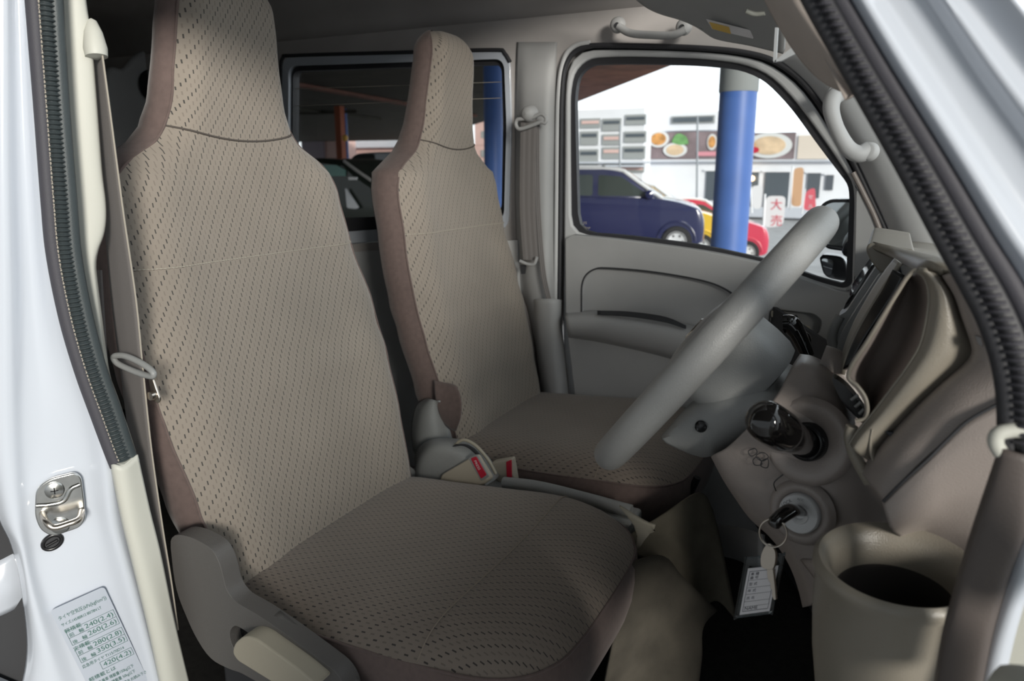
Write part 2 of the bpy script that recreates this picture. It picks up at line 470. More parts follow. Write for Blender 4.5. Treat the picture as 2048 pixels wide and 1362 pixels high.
# armrest
arc = [Y(YW - .03, (1130, 625), (1200, 622), (1300, 634), (1380, 650), (1440, 662), (1520, 690)),
       Y(YW - .075, (1131, 634), (1200, 634), (1300, 647), (1380, 664), (1440, 680), (1520, 712)),
       Y(YW - .085, (1133, 652), (1200, 655), (1300, 672), (1380, 690), (1440, 706), (1520, 730)),
       Y(YW - .07, (1136, 668), (1200, 675), (1300, 697), (1360, 712), (1440, 726), (1520, 748)),
       Y(YW - .03, (1138, 676), (1200, 686), (1300, 708), (1360, 724), (1440, 738), (1520, 760))]
obj('armrest', sheet(arc, 50, 24), M['grey'], d1, solid=.004, soff=-1)
obj('armrest_recess', sheet([Y(YW - .068, (1195, 622), (1260, 624), (1330, 634), (1372, 652)), Y(YW - .078, (1195, 630), (1260, 634), (1330, 645), (1372, 658))], 20, 5), M['dark'], d1, solid=.002)
# inner handle
hb = obj('handle_recess', prism(hr, (0, .018, 0)), M['grey'], d1)
for v in hb.data.vertices: v.co.y += .022
ih = obj('inner_handle', prism(rnd(Y(YW - .042, (1548, 641), (1618, 653), (1622, 664), (1546, 653)), .006, 4), (0, .012, 0)), M['beige'], d1, bevel=.002)
lk = obj('lock_lever', prism(rnd(Y(YW - .040, (1542, 621), (1572, 625), (1572, 637), (1542, 634)), .004, 4), (0, .012, 0)), M['beige'], d1, bevel=.001)
obj('lock_mark', prism(Y(YW - .042, (1562, 625), (1570, 626), (1570, 636), (1562, 635)), (0, .003, 0)), M['red'], d1, smooth=False, label='red unlocked mark')
obj('screw', lathe([(0, 0), (.006, 0), (.006, .008)], hy(1590, 636, YW - .030), (0, 1, 0)), M['dark'], d1)
# small marks near the window corner
obj('glass_mark', text_bm([('JIS', hy(1166, 448, YW + .014), V((.012, 0, 0)), V((0, 0, .010))), ('TEMP', hy(1166, 458, YW + .014), V((.009, 0, 0)), V((0, 0, .009)))]), M['stitch'], d1, smooth=False)
# sail trim in front of the glass
obj('corner_trim', prism(rnd(Y(YW - .02, (1712, 372), (1728, 400), (1752, 440), (1762, 500), (1742, 552), (1708, 562)), .02, 4), (0, .02, 0)), M['grey'], d1, bevel=.004)
# door seals
ds = obj('trim_2', tube(cr(Y(YW - .012, *F0), 80), .0065, n=160), M['rubber'], kind='structure', label='black rubber seal round the passenger door opening')
obj('trim_12', tube(Y(YW - .012, (1112, 600), (1114, 400), (1117, 200), (1128, 120), (1150, 92), (1180, 86)), .007, n=80), M['lgrey'], kind='structure', label='pale painted flange beside the passenger door seal')

# ---- far B pillar trim
bp_ = [Y(YW - .005, (1034, 84, YW - .004), (1032, 130), (1030, 250), (1030, 420), (1038, 560), (1060, 640), (1080, 800), (1092, 1000)),
       Y(YW - .040, (1052, 84, YW - .006), (1052, 130, YW - .018), (1050, 250), (1052, 420), (1060, 560), (1075, 640), (1095, 800), (1105, 1000)),
       Y(YW - .042, (1094, 84, YW - .006), (1093, 130, YW - .020), (1092, 250), (1090, 420), (1093, 560), (1100, 640), (1118, 800), (1126, 1000)),
       Y(YW - .01, (1114, 84, YW - .004), (1113, 130, YW - .006), (1111, 250), (1109, 420), (1111, 560), (1118, 640), (1134, 800), (1142, 1000))]
obj('trim_3', sheet(bp_, 50, 16), M['grey'], kind='structure', solid=.004, soff=-1, label='grey middle pillar trim behind the passenger belt')
lb = [Y(YW - .01, (1062, 600), (1066, 660), (1078, 760), (1098, 900)), Y(YW - .062, (1075, 598), (1080, 660), (1094, 760), (1112, 900)),
      Y(YW - .065, (1110, 598), (1112, 660), (1120, 760), (1130, 900)), Y(YW - .02, (1124, 600), (1125, 660), (1136, 760), (1148, 900))]
obj('trim_4', sheet(lb, 30, 14), M['grey'], kind='structure', solid=.004, soff=-1, label='lower middle pillar cover beside the passenger seat')
# lower side panel behind seats
obj('trim_5', prism([V((-1.7, YW - .02, .56)), V((-.08, YW - .02, .56)), hy(1035, 480, YW - .02), hy(700, 505, YW - .02), V((-1.7, YW - .02, 1.32))], (0, .02, 0)), M['lgrey'], smooth=False, kind='structure', label='pale lower side panel under the rear side window')
# ---- far A pillar trim
ap = [Y(YW - .01, (1560, 122), (1628, 186), (1700, 300), (1748, 400), (1782, 482), (1806, 560), (1830, 640)),
      Y(YW - .05, (1600, 105), (1665, 180), (1740, 300), (1790, 400), (1822, 482), (1845, 560), (1862, 640)),
      Y(YW - .06, (1650, 80), (1720, 170), (1800, 300), (1850, 400), (1880, 482), (1905, 560), (1920, 640)),
      Y(YW - .03, (1710, 60), (1790, 160), (1870, 290), (1930, 400), (1965, 482), (1990, 560), (2010, 640))]
ap = [c[::1] for c in ap]
obj('trim_6', sheet(ap, 50, 24), M['lgrey'], kind='structure', solid=.006, soff=-1, label='light grey windshield pillar trim on the passenger side')
obj('trim_7', tube(Y(YW - .02, (1706, 345), (1726, 385), (1752, 440), (1768, 490), (1772, 550)), .006, n=50), M['taupe'], kind='structure', label='thin dark bead at the front of the passenger window')

# ---- near B pillar: painted jamb
PJ = (V((-.085, 0, 1.3)), V((.80, -.60, 0)).normalized())
def J(*pts):
    out = []
    for p in pts:
        q_ = hp(p[0], p[1], PJ[0], PJ[1])
        if len(p) > 2: q_ = q_ + PJ[1] * p[2]
        out.append(q_)
    return out
jb = thing('trim_8', J((150, 1362))[0], kind='structure', label='white painted middle door pillar with latch striker and tyre label')
jc = [J((-70, -60, -.02), (-70, 300, -.02), (-60, 600, -.02), (-50, 850, -.02), (-14, 1030, -.02), (16, 1100, -.02), (36, 1180, -.02), (50, 1310, -.02), (34, 1420, -.02)),
      J((-20, -60, .0), (-20, 300, .0), (-18, 600, .0), (-12, 850, .0), (14, 1030, .0), (38, 1100, .0), (52, 1180, .0), (72, 1310, .0), (70, 1420, .0)),
      J((12, -60, .004), (14, 300, .004), (20, 600, .004), (22, 850, .003), (36, 1030, .003), (50, 1100, .004), (66, 1180, .005), (100, 1310, .006), (130, 1420, .006)),
      J((30, -60, -.006), (36, 300, -.008), (44, 600, -.010), (50, 850, -.006), (62, 1030, -.006), (72, 1100, -.006), (90, 1180, -.006), (140, 1310, -.006), (180, 1420, -.006)),
      J((42, -60, -.004), (56, 300, -.008), (72, 600, -.012), (105, 850, -.008), (125, 1030, -.007), (140, 1100, -.007), (160, 1180, -.007), (200, 1310, -.007), (235, 1420, -.007)),
      J((50, -60, .004), (68, 300, .002), (96, 600, -.002), (160, 850, -.006), (185, 1030, -.006), (200, 1100, -.005), (222, 1180, -.004), (262, 1310, -.003), (290, 1420, -.003)),
      J((60, -60, .006), (82, 300, .006), (120, 600, .006), (200, 850, .006), (222, 1030, .006), (240, 1100, .006), (262, 1180, .006), (298, 1310, .006), (325, 1420, .006)),
      J((72, -60, -.006), (98, 300, -.006), (138, 600, -.006), (222, 850, -.01), (248, 1030, -.01), (262, 1100, -.01), (285, 1180, -.01), (318, 1310, -.01), (345, 1420, -.01))]
obj('jamb', sheet(jc, 90, 48), M['white'], jb, solid=.003, soff=-1)
# ribbed rubber seal
sl = [(55, -40), (57, 0), (74, 207), (88, 400), (99, 510), (125, 639), (158, 749), (191, 840), (216, 905), (226, 930)]
sr = [(119, -40), (121, 0), (133, 207), (149, 400), (158, 510), (178, 620), (206, 730), (238, 820), (262, 895), (275, 925)]
def seal_strip(sl, sr, fr, R=0):
    """one bead of the seal between fractions fr of the band"""
    a = cr(J(*sl), 60); b = cr(J(*sr), 60)
    return a, b
A_, B_ = cr(J(*sl), 40), cr(J(*sr), 40)
def band(A_, B_, f0_, f1_, rad, n=160, rf=None, off=0.0, nrm=PJ[1]):
    c = [a.lerp(b, (f0_ + f1_) / 2) + nrm * off for a, b in zip(A_, B_)]
    return tube(c, rad, n=n, rf=rf, seg=12)
obj('seal_lip', band(A_, B_, .0, .36, .0098, off=.004), M['sealp'], jb, label='smooth purple-black outer lip of the seal')
obj('seal_rib', band(A_, B_, .36, .72, .0085, n=1100, rf=lambda t: 1 + .22 * math.sin(t * 2 * math.pi * 110), off=.006), M['sealt'], jb, label='ribbed middle bead of the seal')
obj('seal_bead', band(A_, B_, .68, 1.0, .0088, off=.001), M['sealt'], jb)
obj('seal_stitch', tube([a.lerp(b, .34) + PJ[1] * .0125 for a, b in zip(A_, B_)], .0009, n=900, seg=5, rf=lambda t: 1 + .5 * math.sin(t * 2 * math.pi * 150)), M['stitch'], jb)
# cream upper trim of the near pillar
PT = (V((-.10, .035, 1.3)), V((.86, -.51, 0)).normalized())
def T(*pts): return [hp(p[0], p[1], PT[0], PT[1]) + PT[1] * (p[2] if len(p) > 2 else 0) for p in pts]
cl = [(118, -40), (120, 0), (130, 207), (145, 400), (154, 510), (174, 620), (202, 730), (234, 820), (262, 905)]
crr = [(172, -40), (174, 0), (196, 207), (213, 400), (197, 515), (204, 620), (219, 735), (240, 815), (272, 905)]
cm = [((a[0] * .45 + b[0] * .55), (a[1] * .5 + b[1] * .5)) for a, b in zip(cl, crr)]
crr_s = [(172, -40), (174, 0), (186, 86), (196, 207), (206, 340), (213, 400), (214, 440), (209, 472), (199, 500), (194, 530), (198, 575), (204, 622), (219, 737), (240, 815), (272, 905)]
obj('upper_trim', sheet([T(*[(x, y, -.004) for x, y in cl]), T(*[(x, y, .001) for x, y in cm]), T(*[(x - 6, y, .000) for x, y in crr_s]), T(*[(x, y, -.008) for x, y in crr_s])], 90, 14), M['cream'], jb, solid=.004, soff=-1)
# guide bump on the pillar
obj('belt_guide', lathe([(.0, .026), (.006, .022), (.011, .008), (.014, -.012), (.013, -.022), (0, -.024)], T((188, 78, .0))[0], (-.18, .1, 1), seg=24), M['cream'], jb)
# lower cover
lc = [J((220, 930, .002), (240, 1030, .002), (262, 1120, .002), (296, 1260, .002), (325, 1400, .002)),
      J((226, 920, .018), (246, 1022, .018), (268, 1112, .018), (302, 1255, .018), (332, 1400, .018)),
      J((250, 921, .02), (268, 1022, .02), (290, 1112, .02), (326, 1255, .02), (356, 1400, .02)),
      J((276, 906, .006), (300, 1015, .006), (322, 1105, .006), (352, 1250, .006), (388, 1400, .006))]
obj('lower_cover', sheet(lc, 50, 20, ), M['cream'], jb, solid=.003, soff=-1)
obj('cover_cap', prism(J((221, 929, .002), (227, 921, .018), (250, 921, .02), (275, 906, .006), (262, 905, -.005), (240, 915, -.005)), V((0, 0, -.01))), M['cream'], jb, bevel=.002)

# ---- striker
st = thing('latch_striker', J((120, 1060))[0], 'zinc door latch striker plate with a loop, bolted to the white pillar', 'striker')
sp_ = rnd(J((72, 975, .0), (98, 955, .0), (150, 942, .0), (163, 952, .0), (168, 990, .0), (172, 1035, .0), (160, 1052, .0), (106, 1070, .0), (82, 1058, .0), (70, 1030, .0)), .01, 4)
obj('plate', prism(sp_, PJ[1] * .006), M['chrome'], st, bevel=.0015)
obj('pressed_rib', tube(J((74, 1008, .0045), (100, 1006, .005), (128, 998, .005), (142, 975, .005), (160, 966, .0045)), .0035), M['chrome'], st)
obj('loop', tube(J((86, 1024, .006), (96, 1026, .028), (112, 1034, .034), (140, 1027, .034), (160, 1021, .03), (164, 1018, .008)), .0042, n=50), M['steel'], st)
for c in ((110, 977), (121, 1047)):
    c3 = J((*c, .006))[0]
    s_ = obj('screw', lathe([(.0115, 0), (.0115, .0012), (.010, .0022), (0, .0026)], c3, PJ[1], seg=28), M['chrome'], st)
    cb = bmesh.new()
    rz = Matrix.Rotation(math.atan2(PJ[1].y, PJ[1].x), 3, 'Z')
    box(c3 + PJ[1] * .0026, (.001, .0014, .009), cb, rz); box(c3 + PJ[1] * .0026, (.001, .009, .0014), cb, rz)
    obj('cross_slot', cb, M['black'], s_, smooth=False)
pg = thing('drain_plug', J((104, 1088))[0], 'small black oval plug under the door striker', 'plug')
a3 = (J((122, 1078))[0] - J((86, 1098))[0]) * .5; b3 = (J((97, 1076))[0] - J((111, 1100))[0]) * .45
cpl = J((104, 1088, -.006))[0]
obj('plug_rim', tube(ell(cpl, a3, b3, 30), .0028, n=60, closed=True), M['black'], pg)
obj('plug_face', prism(ell(cpl, a3 * .95, b3 * .95, 30), PJ[1] * .001), M['dark'], pg)
obj('plug_slot', tube([cpl - a3 * .6 + PJ[1] * .003, cpl + a3 * .6 + PJ[1] * .003], .0022), M['black'], pg)

# ---- tyre pressure label
TL, TR, BR = J((100, 1220, .002), (208, 1171, .002), (288, 1340, .002))
ex = TR - TL; ey = -(BR - TR); W_ = ex.length; ex.normalize()
eyn = (ey - ex * ey.dot(ex)); 
tl = thing('tyre_label', TL + (BR - TR), 'grey tyre pressure label with green print on the white pillar', 'label')
shear = (BR - TR)
def LP(s, t): return TL + ex * (s * W_) + shear * t
o_ = obj('label_film', prism(rnd([LP(0, 0), LP(1, 0), LP(1, 1.12), LP(0, 1.12)], .006, 5), PJ[1] * .0006), M['label'], tl, smooth=False)
H_ = shear.length
items = []
lift = PJ[1] * .0012
eU = -shear.normalized()
def put(s, x, y, sz, st_=1.0): items.append((s, LP(x, y) + lift, ex * sz * st_, eU * sz))
put('タイヤ空気圧(kPa{kgf/cm²})', .06, .125, .0072, .74)
put('サイズ:145/80R12 80/78N LT', .06, .195, .0060, .70)
put('軽積載', .06, .27, .0072)
put('240(2.4)', .40, .315, .0098, 1.15)
put('前   輪', .10, .325, .0068)
put('260(2.6)', .40, .395, .0098, 1.15)
put('後   輪', .10, .405, .0068)
put('定積載', .06, .475, .0072)
put('280(2.8)', .40, .52, .0098, 1.15)
put('前   輪', .10, .53, .0068)
put('350(3.5)', .40, .60, .0098, 1.15)
put('後   輪', .10, .61, .0068)
put('応急用タイヤ T115/70D14', .06, .68, .0064, .76)
put('420(4.2)', .40, .76, .0098, 1.15)
put('軽積載とは', .06, .84, .0072)
put('1〜2名乗車 積載量150kg以下', .06, .905, .0064, .70)
put('3〜4名乗車 積載量 50kg以下', .06, .965, .0064, .70)
put('積載時は取扱説明書をお読み下さい', .06, 1.03, .0060, .76)
put('SE-J', .70, 1.09, .0045)
put('06', .30, 1.10, .0090)
obj('label_print', text_bm(items), M['ink'], tl, smooth=False)
lb_ = bmesh.new()
for (x0, y0, x1, y1) in ((.08, .255, .97, .335), (.08, .335, .97, .415), (.08, .46, .97, .54), (.08, .54, .97, .62), (.36, .70, .97, .78)):
    c4 = [LP(x0, y0) + lift, LP(x1, y0) + lift, LP(x1, y1) + lift, LP(x0, y1) + lift]
    for i in range(4): tube([c4[i], c4[(i + 1) % 4]], .00022, n=2, seg=4, bm=lb_)
obj('label_rules', lb_, M['ink'], tl, smooth=False)

# piece of the sliding door and sill seen past the jamb
PK = V((-.16, .0, 1.1))
def K(*pts): return [hp(p[0], p[1], PK, PJ[1]) + PJ[1] * (p[2] if len(p) > 2 else 0) for p in pts]
obj('trim_9', sheet([K((-60, 1150, 0), (10, 1115, 0), (45, 1100, -.01)), K((-60, 1195, .01), (10, 1170, .01), (50, 1160, -.0)), K((-60, 1250, 0), (10, 1225, 0), (55, 1205, -.01))], 14, 10), M['white'], kind='structure', solid=.003, label='white edge of the rear side door behind the pillar')
obj('trim_10', prism(K((-60, 1000), (60, 1000), (80, 1420), (-60, 1420)), PJ[1] * -.01), M['dark'], smooth=False, kind='structure', label='dark gap and step behind the white pillar')
obj('trim_13', prism(K((-60, 1320, .01), (0, 1345, .01), (40, 1362, .01), (60, 1400, .01), (-60, 1400, .01)), PJ[1] * .01), M['white'], smooth=False, kind='structure', label='white sill edge low behind the pillar')

# ---- near A pillar: seal and painted body
PA = (V((.9, -.005, 1.4)), V((-.12, -1, 0)).normalized())
def A(*pts): return [hp(p[0], p[1], PA[0], PA[1]) + PA[1] * (p[2] if len(p) > 2 else 0) for p in pts]
a1 = [(1590, -60), (1612, 0), (1690, 140), (1790, 320), (1868, 470), (1925, 575), (1958, 640), (1985, 720), (1998, 800), (2000, 905)]
a2 = [(1660, -60), (1697, 0), (1780, 140), (1893, 320), (1983, 470), (2040, 560), (2080, 640), (2110, 720), (2120, 800), (2124, 905)]
as_ = thing('trim_11', A((1700, 100))[0], kind='structure', label='black rubber seal and white painted windshield pillar on the driver side')
AA, AB = cr(A(*a1), 40), cr(A(*a2), 40)
obj('seal_lip', band(AA, AB, 0, .3, .0075, nrm=PA[1], off=-.002), M['rubber'], as_)
sc_ = obj('seal_lip_glint', tube([a.lerp(b, .02) + PA[1] * .001 for a, b in zip(AA, AB)][:24], .0016, n=700, seg=6, rf=lambda t: 1 + .45 * abs(math.sin(t * math.pi * 46))), M['cream'], as_, label='scalloped highlight painted cream along the seal lip')  # cream bead paints in the highlight along the seal lip
obj('seal_rib', sheet([[a.lerp(b, .16) for a, b in zip(AA, AB)], [a.lerp(b, .4) + PA[1] * .009 for a, b in zip(AA, AB)], [a.lerp(b, .68) + PA[1] * .006 for a, b in zip(AA, AB)]], 60, 12), M['rubber'], as_, solid=.004, soff=-1)
rb = bmesh.new()
for k in range(64):
    t = k / 63 * 38
    i = int(t); f = t - i; j = min(39, i + 1)
    a = AA[i].lerp(AA[j], f); b = AB[i].lerp(AB[j], f)
    tube([a.lerp(b, .24) + PA[1] * .006, a.lerp(b, .42) + PA[1] * .0105, a.lerp(b, .60) + PA[1] * .0085], .0014, n=5, seg=6, bm=rb)
obj('seal_ridges', rb, M['sealp'], as_, kind='stuff')
obj('seal_bead', band(AA, AB, .66, 1.0, .0072, nrm=PA[1], off=.0), M['sealp'], as_)
bj = [A(*[(x, y, .001) for x, y in a2]),
      A((1690, -60, .012), (1730, 0, .012), (1815, 140, .012), (1930, 320, .012), (2025, 470, .012), (2090, 560, .012), (2140, 640, .012), (2180, 720, .012), (2190, 905, .012)),
      A((1730, -60, .002), (1775, 0, .002), (1870, 140, .002), (1990, 320, .002), (2090, 470, .002), (2150, 560, .002), (2200, 640, .002), (2240, 720, .002), (2250, 905, .002)),
      A((1800, -60, .001), (1850, 0, .001), (1940, 140, .001), (2050, 300, .001), (2160, 470, .001), (2220, 560, .001), (2270, 640, .001), (2310, 720, .001), (2320, 905, .001)),
      A((1840, -60, .012), (1890, 0, .012), (1990, 140, .012), (2110, 300, .012), (2220, 470, .012), (2290, 560, .012), (2340, 640, .012), (2380, 720, .012), (2390, 905, .012)),
      A((1880, -60, .004), (1935, 0, .004), (2045, 140, .004), (2170, 300, .004), (2280, 470, .004), (2350, 560, .004), (2400, 640, .004), (2450, 720, .004), (2460, 905, .004)),
      A((1960, -60, .016), (2020, 0, .016), (2130, 140, .016), (2260, 300, .016), (2380, 470, .016), (2450, 560, .016), (2500, 640, .016), (2550, 720, .016), (2560, 905, .016))]
obj('painted_pillar', sheet(bj, 60, 50), M['white'], as_, solid=.003, soff=-1)
# ---- the opened driver door, just outside the right edge of the picture
d2 = thing('door_2', (1.02, -.1, .62), kind='structure', label='opened driver door')
h0, h1 = V((.985, -.075, 0)), V((1.15, -1.0, 0)); hn = V((-(h1 - h0).y, (h1 - h0).x, 0)).normalized()
def D2(s_, z): return h0.lerp(h1, s_) + V((0, 0, z))
obj('door_skin', prism(rnd([D2(0, .62), D2(1, .66), D2(1.03, 1.28), D2(0, 1.22)], .05, 4), hn * -.07), M['cream'], d2, bevel=.012)
obj('armrest', prism(rnd([D2(.2, .98), D2(.85, 1.0), D2(.85, 1.06), D2(.2, 1.04)], .02, 3), hn * .06), M['grey'], d2, bevel=.01)
obj('window_frame', tube([D2(0, 1.24), D2(.22, 1.55), D2(.42, 1.76), D2(.60, 1.84), D2(.95, 1.86), D2(1.02, 1.80), D2(1.03, 1.26)], .022, n=60), M['white'], d2)
obj('pane', prism([D2(.02, 1.24), D2(.24, 1.55), D2(.44, 1.76), D2(.62, 1.83), D2(.96, 1.84), D2(1.01, 1.78), D2(1.02, 1.26)], hn * -.004), M['glass'], d2, smooth=False)
#@OBJECTS

# ================================================================== SEATS
def lerpt(tab, z):
    if z <= tab[0][0]: return tab[0][1]
    for (a, b), (c, d) in zip(tab, tab[1:]):
        if z <= c:
            t = (z - a) / (c - a); t = t * t * (3 - 2 * t) * .5 + t * .5
            return b + (d - b) * t
    return tab[-1][1]
XF = [(.80, .03), (.90, .0), (1.0, -.030), (1.14, -.070), (1.20, -.092), (1.36, -.135), (1.45, -.155), (1.52, -.166), (1.57, -.170), (1.66, -.168), (1.77, -.160), (1.83, -.166)]
def seat(label, cx, tilt, WT, near):
    zt0 = .80
    def xf(z): return lerpt(XF, z) + tilt * (z - .9)
    def seamdip(u, z): return -.020 * (1 - u * u) * math.exp(-((z - 1.572) / .06) ** 2)
    zs = []
    z = .80
    while z < 1.775: zs.append(z); z += .0125
    zs += [1.785, 1.795, 1.803, 1.810, 1.816, 1.821, 1.825, 1.828]
    iseam = min(range(len(zs)), key=lambda i: abs(zs[i] - 1.5755))
    us = [-1 + 2 * i / 20 for i in range(21)]
    def cap(z): # rounding of the head top
        if z <= 1.775: return 1.0
        t = (z - 1.775) / .055
        return math.sqrt(max(0.0, 1 - t * t * .93))
    def P(u, z):
        zz = z + seamdip(u, z)
        W = lerpt(WT, z) * (.35 + .65 * cap(z))
        dx = -.030 * abs(u) ** 7 + .010 * math.exp(-((abs(u) - .78) / .17) ** 2) * (1 if z < 1.5 else .2)
        dx -= .05 * (1 - cap(z))
        return V((xf(z) + dx, cx + W * u, zz))
    def back(z):
        W = lerpt(WT, z) * (.35 + .65 * cap(z)); k = cap(z) * (1 if z < 1.5 else max(.8, 1 - (z - 1.5) * 1.2))
        x0 = xf(z) - .05 * (1 - cap(z))
        low = 1.0 if z > 1.0 else 1.0
        h = [(-.030, W), (-.048, W + .010), (-.072, W + .012), (-.098, W + .004), (-.118, W - .02), (-.130, W * .6), (-.132, W * .2)]
        k = max(.3, k)
        return [(x0 + a * (k if a < -.03 else 1), b) for a, b in h]
    root = thing('car_seat', (-.02, cx, .70), label, 'seat', 'front seats of the van')
    Gf = [[P(u, z) for u in us] for z in zs]
    vv = [0]
    for i in range(1, len(zs)): vv.append(vv[-1] + (Gf[i][10] - Gf[i - 1][10]).length)
    uvf0 = lambda i, j: ((Gf[i][j].y - cx), vv[i])
    bm, _ = gridbm(Gf[:iseam + 1], uvf=uvf0)
    obj('backrest', face_cam(bm), M['fab'], root)
    bm, _ = gridbm(Gf[iseam:], uvf=lambda i, j: ((Gf[i + iseam][j].y - cx), vv[i + iseam]))
    obj('headrest', face_cam(bm), M['fab'], root)
    Gs = []
    for i, z in enumerate(zs):
        b = back(z)
        row = [Gf[i][-1]] + [V((x, cx + y, z)) for x, y in b[1:]] + [V((x, cx - y, z)) for x, y in b[1:][::-1]] + [Gf[i][0]]
        Gs.append(row)
    bm, R = gridbm(Gs)
    # close the top
    top = R[-1]; c = bm.verts.new(V((sum(v.co.x for v in top) / len(top), cx, 1.829)))
    for i in range(len(top) - 1): bm.faces.new((top[i], top[i + 1], c))
    obj('side_cover', fixn(bm), M['side'], root)
    bm = bmesh.new()
    tp = [bm.verts.new(p) for p in Gf[-1]] ; c = bm.verts.new(V((Gf[-1][10].x - .03, cx, 1.829)))
    for i in range(20): bm.faces.new((tp[i], tp[i + 1], c))
    obj('top_cover', fixn(bm), M['side'], root)
    obj('neck_seam', tube([p + V((.001, 0, 0)) for p in Gf[iseam]], .0016, n=40, seg=8), M['seam'], root)
    edge = [row[0] for row in Gf[::3]]; edge2 = [row[-1] for row in Gf[::3]]
    obj('piping', tube(edge, .0022, n=140, seg=8), M['side'], root)
    obj('piping', tube(edge2, .0022, n=140, seg=8), M['side'], root)
    ist = min(range(len(zs)), key=lambda i: abs(zs[i] - 1.367))
    obj('stitch_line', tube([p + V((.0006, 0, 0)) for p in Gf[ist]], .0011, n=400, seg=5, rf=lambda t: 1 + .5 * math.sin(t * 2 * math.pi * 90)), M['stitch'], root)
    # cushion
    def ol(r, n=96):
        out = []
        for i in range(n):
            th = 2 * math.pi * i / n
            ct, s_ = math.cos(th), math.sin(th)
            e = 2 / (4.0 if ct > 0 else 7)
            x = .215 + .292 * math.copysign(abs(ct) ** e, ct) * r
            wy = .262 + .012 * max(0, math.cos((x - .35) * 5))
            y = wy * math.copysign(abs(s_) ** e, s_) * r
            out.append((x, y))
        return out
    def ztop(x): return .897 + .016 * math.exp(-((x - .34) / .16) ** 2) + (0 if x < .4 else -.10 * (x - .4) ** 2)
    rings = [1.0, .985, .96, .93, .89, .84, .78, .7, .6, .5, .4, .3, .2, .1, .03]
    Gt = []
    for r in rings:
        row = []
        for x, y in ol(r):
            dz = -.042 * (r ** 9)
            row.append(V((x, cx + y, ztop(x) + dz)))
        Gt.append(row)
    bm, R = gridbm(Gt, closev=True, uvf=lambda i, j: ((Gt[i][j % 96].y - cx), Gt[i][j % 96].x))
    ul = bm.loops.layers.uv.get('UVMap')
    f = bm.faces.new(R[-1])
    for lp in f.loops: lp[ul].uv = (lp.vert.co.y - cx, lp.vert.co.x)
    obj('cushion', face_cam(fixn(bm)), M['fab_shaded'], root)
    Gk = []
    for r, dz in ((1.0, 0), (1.018, -.012), (1.022, -.035), (1.015, -.065), (.99, -.095), (.93, -.12), (.80, -.13)):
        Gk.append([V((x, cx + y, ztop(x) - .042 + dz)) for x, y in ol(r)])
    bm, R = gridbm(Gk, closev=True)
    obj('cushion_side', fixn(bm), M['side'], root)
    obj('cushion_piping', tube(Gt[0][::4], .0022, n=200, seg=8, closed=True), M['side'], root)
    # seam across the cushion
    xs = .335
    sm = []
    for i in range(25):
        y = -.27 + .54 * i / 24
        r = abs(y) / .272
        sm.append(V((xs + .012 * math.cos(y * 6), cx + y, ztop(xs) - .042 * (r ** 9) + .0004)))
    obj('cushion_seam', tube(sm, .0011, n=60, seg=6), M['seamc'], root)
    # base frame
    obj('seat_frame', box((.20, cx, .752), (.40, .40, .05)), M['dark'], root, bevel=.01)
    obj('seat_box', box((.13, cx, .645), (.50, .40, .17)), M['dark'], root, bevel=.01)
    return root

WTn_ = [(.80, .225), (.90, .238), (1.0, .256), (1.1, .268), (1.2, .273), (1.3, .262), (1.36, .254), (1.42, .250), (1.47, .238), (1.51, .208), (1.545, .160), (1.575, .134), (1.62, .124), (1.70, .118), (1.77, .112), (1.83, .10)]
WTn = [(.80, .232), (.90, .247), (1.0, .264), (1.14, .277), (1.25, .276), (1.36, .258), (1.46, .252), (1.50, .238), (1.525, .208), (1.55, .162), (1.575, .138), (1.62, .121), (1.72, .107), (1.78, .098), (1.83, .085)]
s1 = seat('driver seat in patterned greige cloth with brown sides, nearest the open door', .390, 0.0, WTn, True)
WTf = [(z, wv * (.93 if z < 1.51 else .87)) for z, wv in WTn]
s2 = seat('passenger seat in patterned greige cloth with brown sides, beside the far door', 1.062, .035, WTf, False)
# driver seat outer shield and lever
ys = .075
sh = rnd(Y(ys, (338, 1068), (380, 1072), (425, 1098), (441, 1130), (452, 1180), (470, 1204), (520, 1232), (590, 1282), (680, 1350), (700, 1400), (560, 1390), (480, 1345), (462, 1340), (420, 1320), (388, 1270), (350, 1180)), .03, 4)
slot = rnd(Y(ys, (458, 1262), (470, 1250), (485, 1258), (570, 1318), (582, 1340), (560, 1345), (480, 1312), (462, 1290)), .01, 3)
obj('recliner_shield', prism_hole(sh, [slot], (0, .03, 0)), M['hubd'], s1, bevel=.008, label='grey plastic shield at the hinge')
obj('shield_slot', prism([p + V((0, .02, 0)) for p in slot], (0, .004, 0)), M['black'], s1)
obj('recliner_lever', prism(rnd(Y(ys - .028, (468, 1288), (486, 1272), (510, 1276), (596, 1338), (640, 1375), (560, 1375), (474, 1322), (464, 1306)), .012, 4), (0, .03, 0)), M['beige'], s1, bevel=.006, label='worn cream reclining lever')
obj('rail_cover', sheet([Y(.10, (560, 1225), (640, 1290), (720, 1362), (760, 1410)), Y(.085, (540, 1240), (610, 1300), (680, 1370), (715, 1415)), Y(.085, (520, 1260), (590, 1320), (650, 1385), (680, 1425))], 20, 8), M['hubd'], s1, solid=.004)
# front bracket of driver seat base
obj('height_bracket', sheet([Y(.60, (1240, 1010), (1290, 1040), (1312, 1048)), Y(.60, (1275, 1060), (1300, 1062), (1310, 1056)), Y(.60, (1268, 1110), (1280, 1095), (1300, 1062))], 12, 6), M['beige'], s1, solid=.006)
